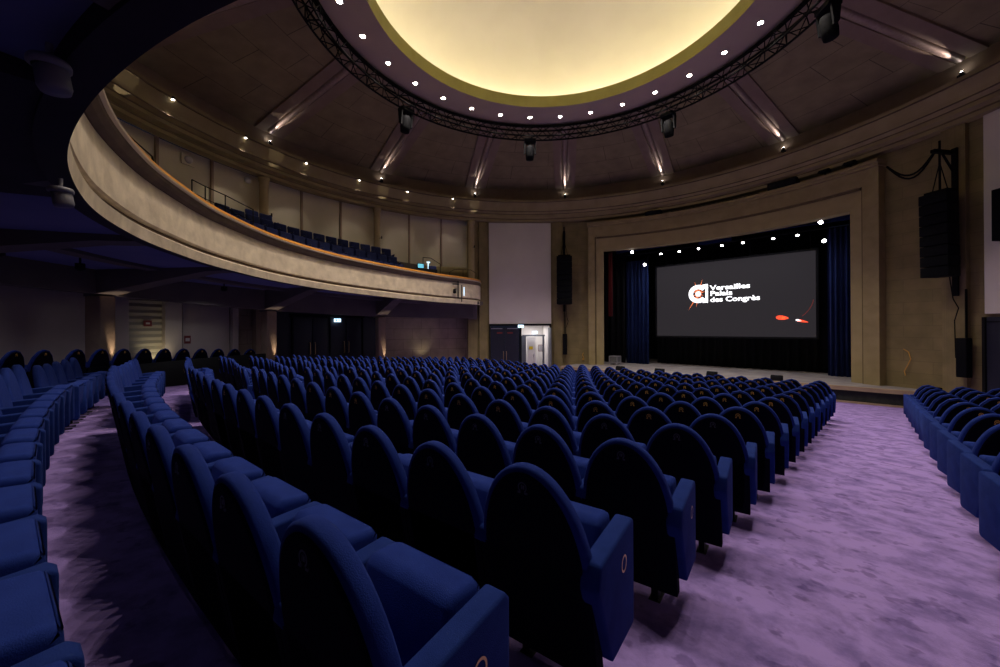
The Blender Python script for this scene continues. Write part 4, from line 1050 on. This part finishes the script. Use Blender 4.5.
for i, s in enumerate(vis):
    first = s['j'] == 0; last = s['j'] == s['n'] - 1
    if s['block'] in 'ABC': right, left = (2 if first else 1), (2 if last else 0)
    elif s['block'] == 'R': right, left = (2 if last else 1), (2 if first else 0)
    else: right, left = 1, 0
    gold = s['d'] > 4.2
    if i < NIND:
        lab = seat_label(s)
        if s['d'] < 6.2 and i < 120:
            emb = first and s['d'] < 3.2 and s['block'] == 'A'
            pr_, new = detailed(right, left, emb, gold)
            if new: o = pr_; o.location = s['p']; o.rotation_euler = (0, 0, s['a']); o['label'] = lab
            else: o = clone(pr_, s['p'], s['a'], lab)
        else:
            o = bpy.data.objects.new('theatre_seat', simple_mesh(gold, right, left)); C.objects.link(o); o.location = s['p']; o.rotation_euler = (0, 0, s['a']); o['label'] = lab
        o['category'] = 'seat'; o['group'] = gname[s['block']]
    else:
        me = simple_mesh(gold, right, left); R = Matrix.Rotation(s['a'], 3, 'Z'); P = Vector(s['p'])
        stuffV.add([R @ v.co + P for v in me.vertices], [], None)
        o_ = len(stuffV.v) - len(me.vertices)
        for p in me.polygons:
            stuffV.f.append([o_ + q for q in p.vertices]); stuffV.uv.append(None); stuffV.mi.append(p.material_index); stuffV.sm.append(p.use_smooth)
if len(stuffV.v):
    o = stuffV.obj('distant_theatre_seats', [M['velvet'], M['shell'], M['panel'], M['black_metal'], M['gold_plate']], fixn=False)
    tag(o, 'farthest small blue tip-up seats in the rows near the stage and side walls', 'seats', None, 'stuff')

# ------------------------------------------------------------------ dark side seats along the left wall with a low parapet
b = MB(); revolve(b, [(11.30, 1.2), (11.38, 1.2), (11.38, 2.02), (11.30, 2.02)], -113, -139, 30, closed=True); o = b.obj('low_parapet', M['black']); tag(o, 'low dark parapet before the round-backed seats on the left side', 'parapet')
# ------------------------------------------------------------------ balcony seats
def bseat():
    b = MB()
    b.prism([(-.02, .30), (.05, .30), (.16, .95), (.10, 1.0), (.02, .96)], 'x', -.24, .24, 0)
    b.prism([(-.42, .36), (-.02, .34), (-.02, .47), (-.40, .50)], 'x', -.22, .22, 0)
    b.prism([(-.36, .60), (.04, .60), (.04, .66), (-.36, .66)], 'x', .245, .295, 1)
    b.prism([(-.30, .0), (.0, .0), (.0, .60), (-.30, .60)], 'x', .25, .29, 0)
    return b.mesh('plush_chair', [M['balc_seat'], M['plate']], bevel=.02)
bme = bseat(); rown = ['front', 'second', 'third', 'back']
for ri, (dr, dz) in enumerate(((.95, .80), (1.78, 1.32), (2.58, 1.85), (3.42, 2.32))):
    ph = -82.0 if ri < 3 else -86.5; j = 0
    while ph > -131:
        R0 = BR(ph) + dr
        gap = False
        if R0 < 12.8 and not gap and not (ri == 3 and ph < -112) and not (ri == 2 and ph < -121):
            o = bpy.data.objects.new('plush_chair', bme); C.objects.link(o); o.location = pol(ph, R0, BZ(ph) + dz); o.rotation_euler = (0, 0, -rad(ph))
            tag(o, 'dark blue balcony seat, %s row, %s from the desk end' % (rown[ri], ordn[j] if j < 20 else 'last'), 'seat', 'dark blue seats on the balcony')
            j += 1
        ph -= math.degrees(.60 / R0)
# small lights not to be missed: gentle glow beneath the balcony from its own lamps
for (x, y, z) in ((2.85, -8.95, 4.18), (.75, -9.12, 4.06)):
    spot('balcony_lamp', (x, y, z), (x, y, 0), 2, 120, (.75, .72, 1), .05, .8)
bpy.context.view_layer.update()
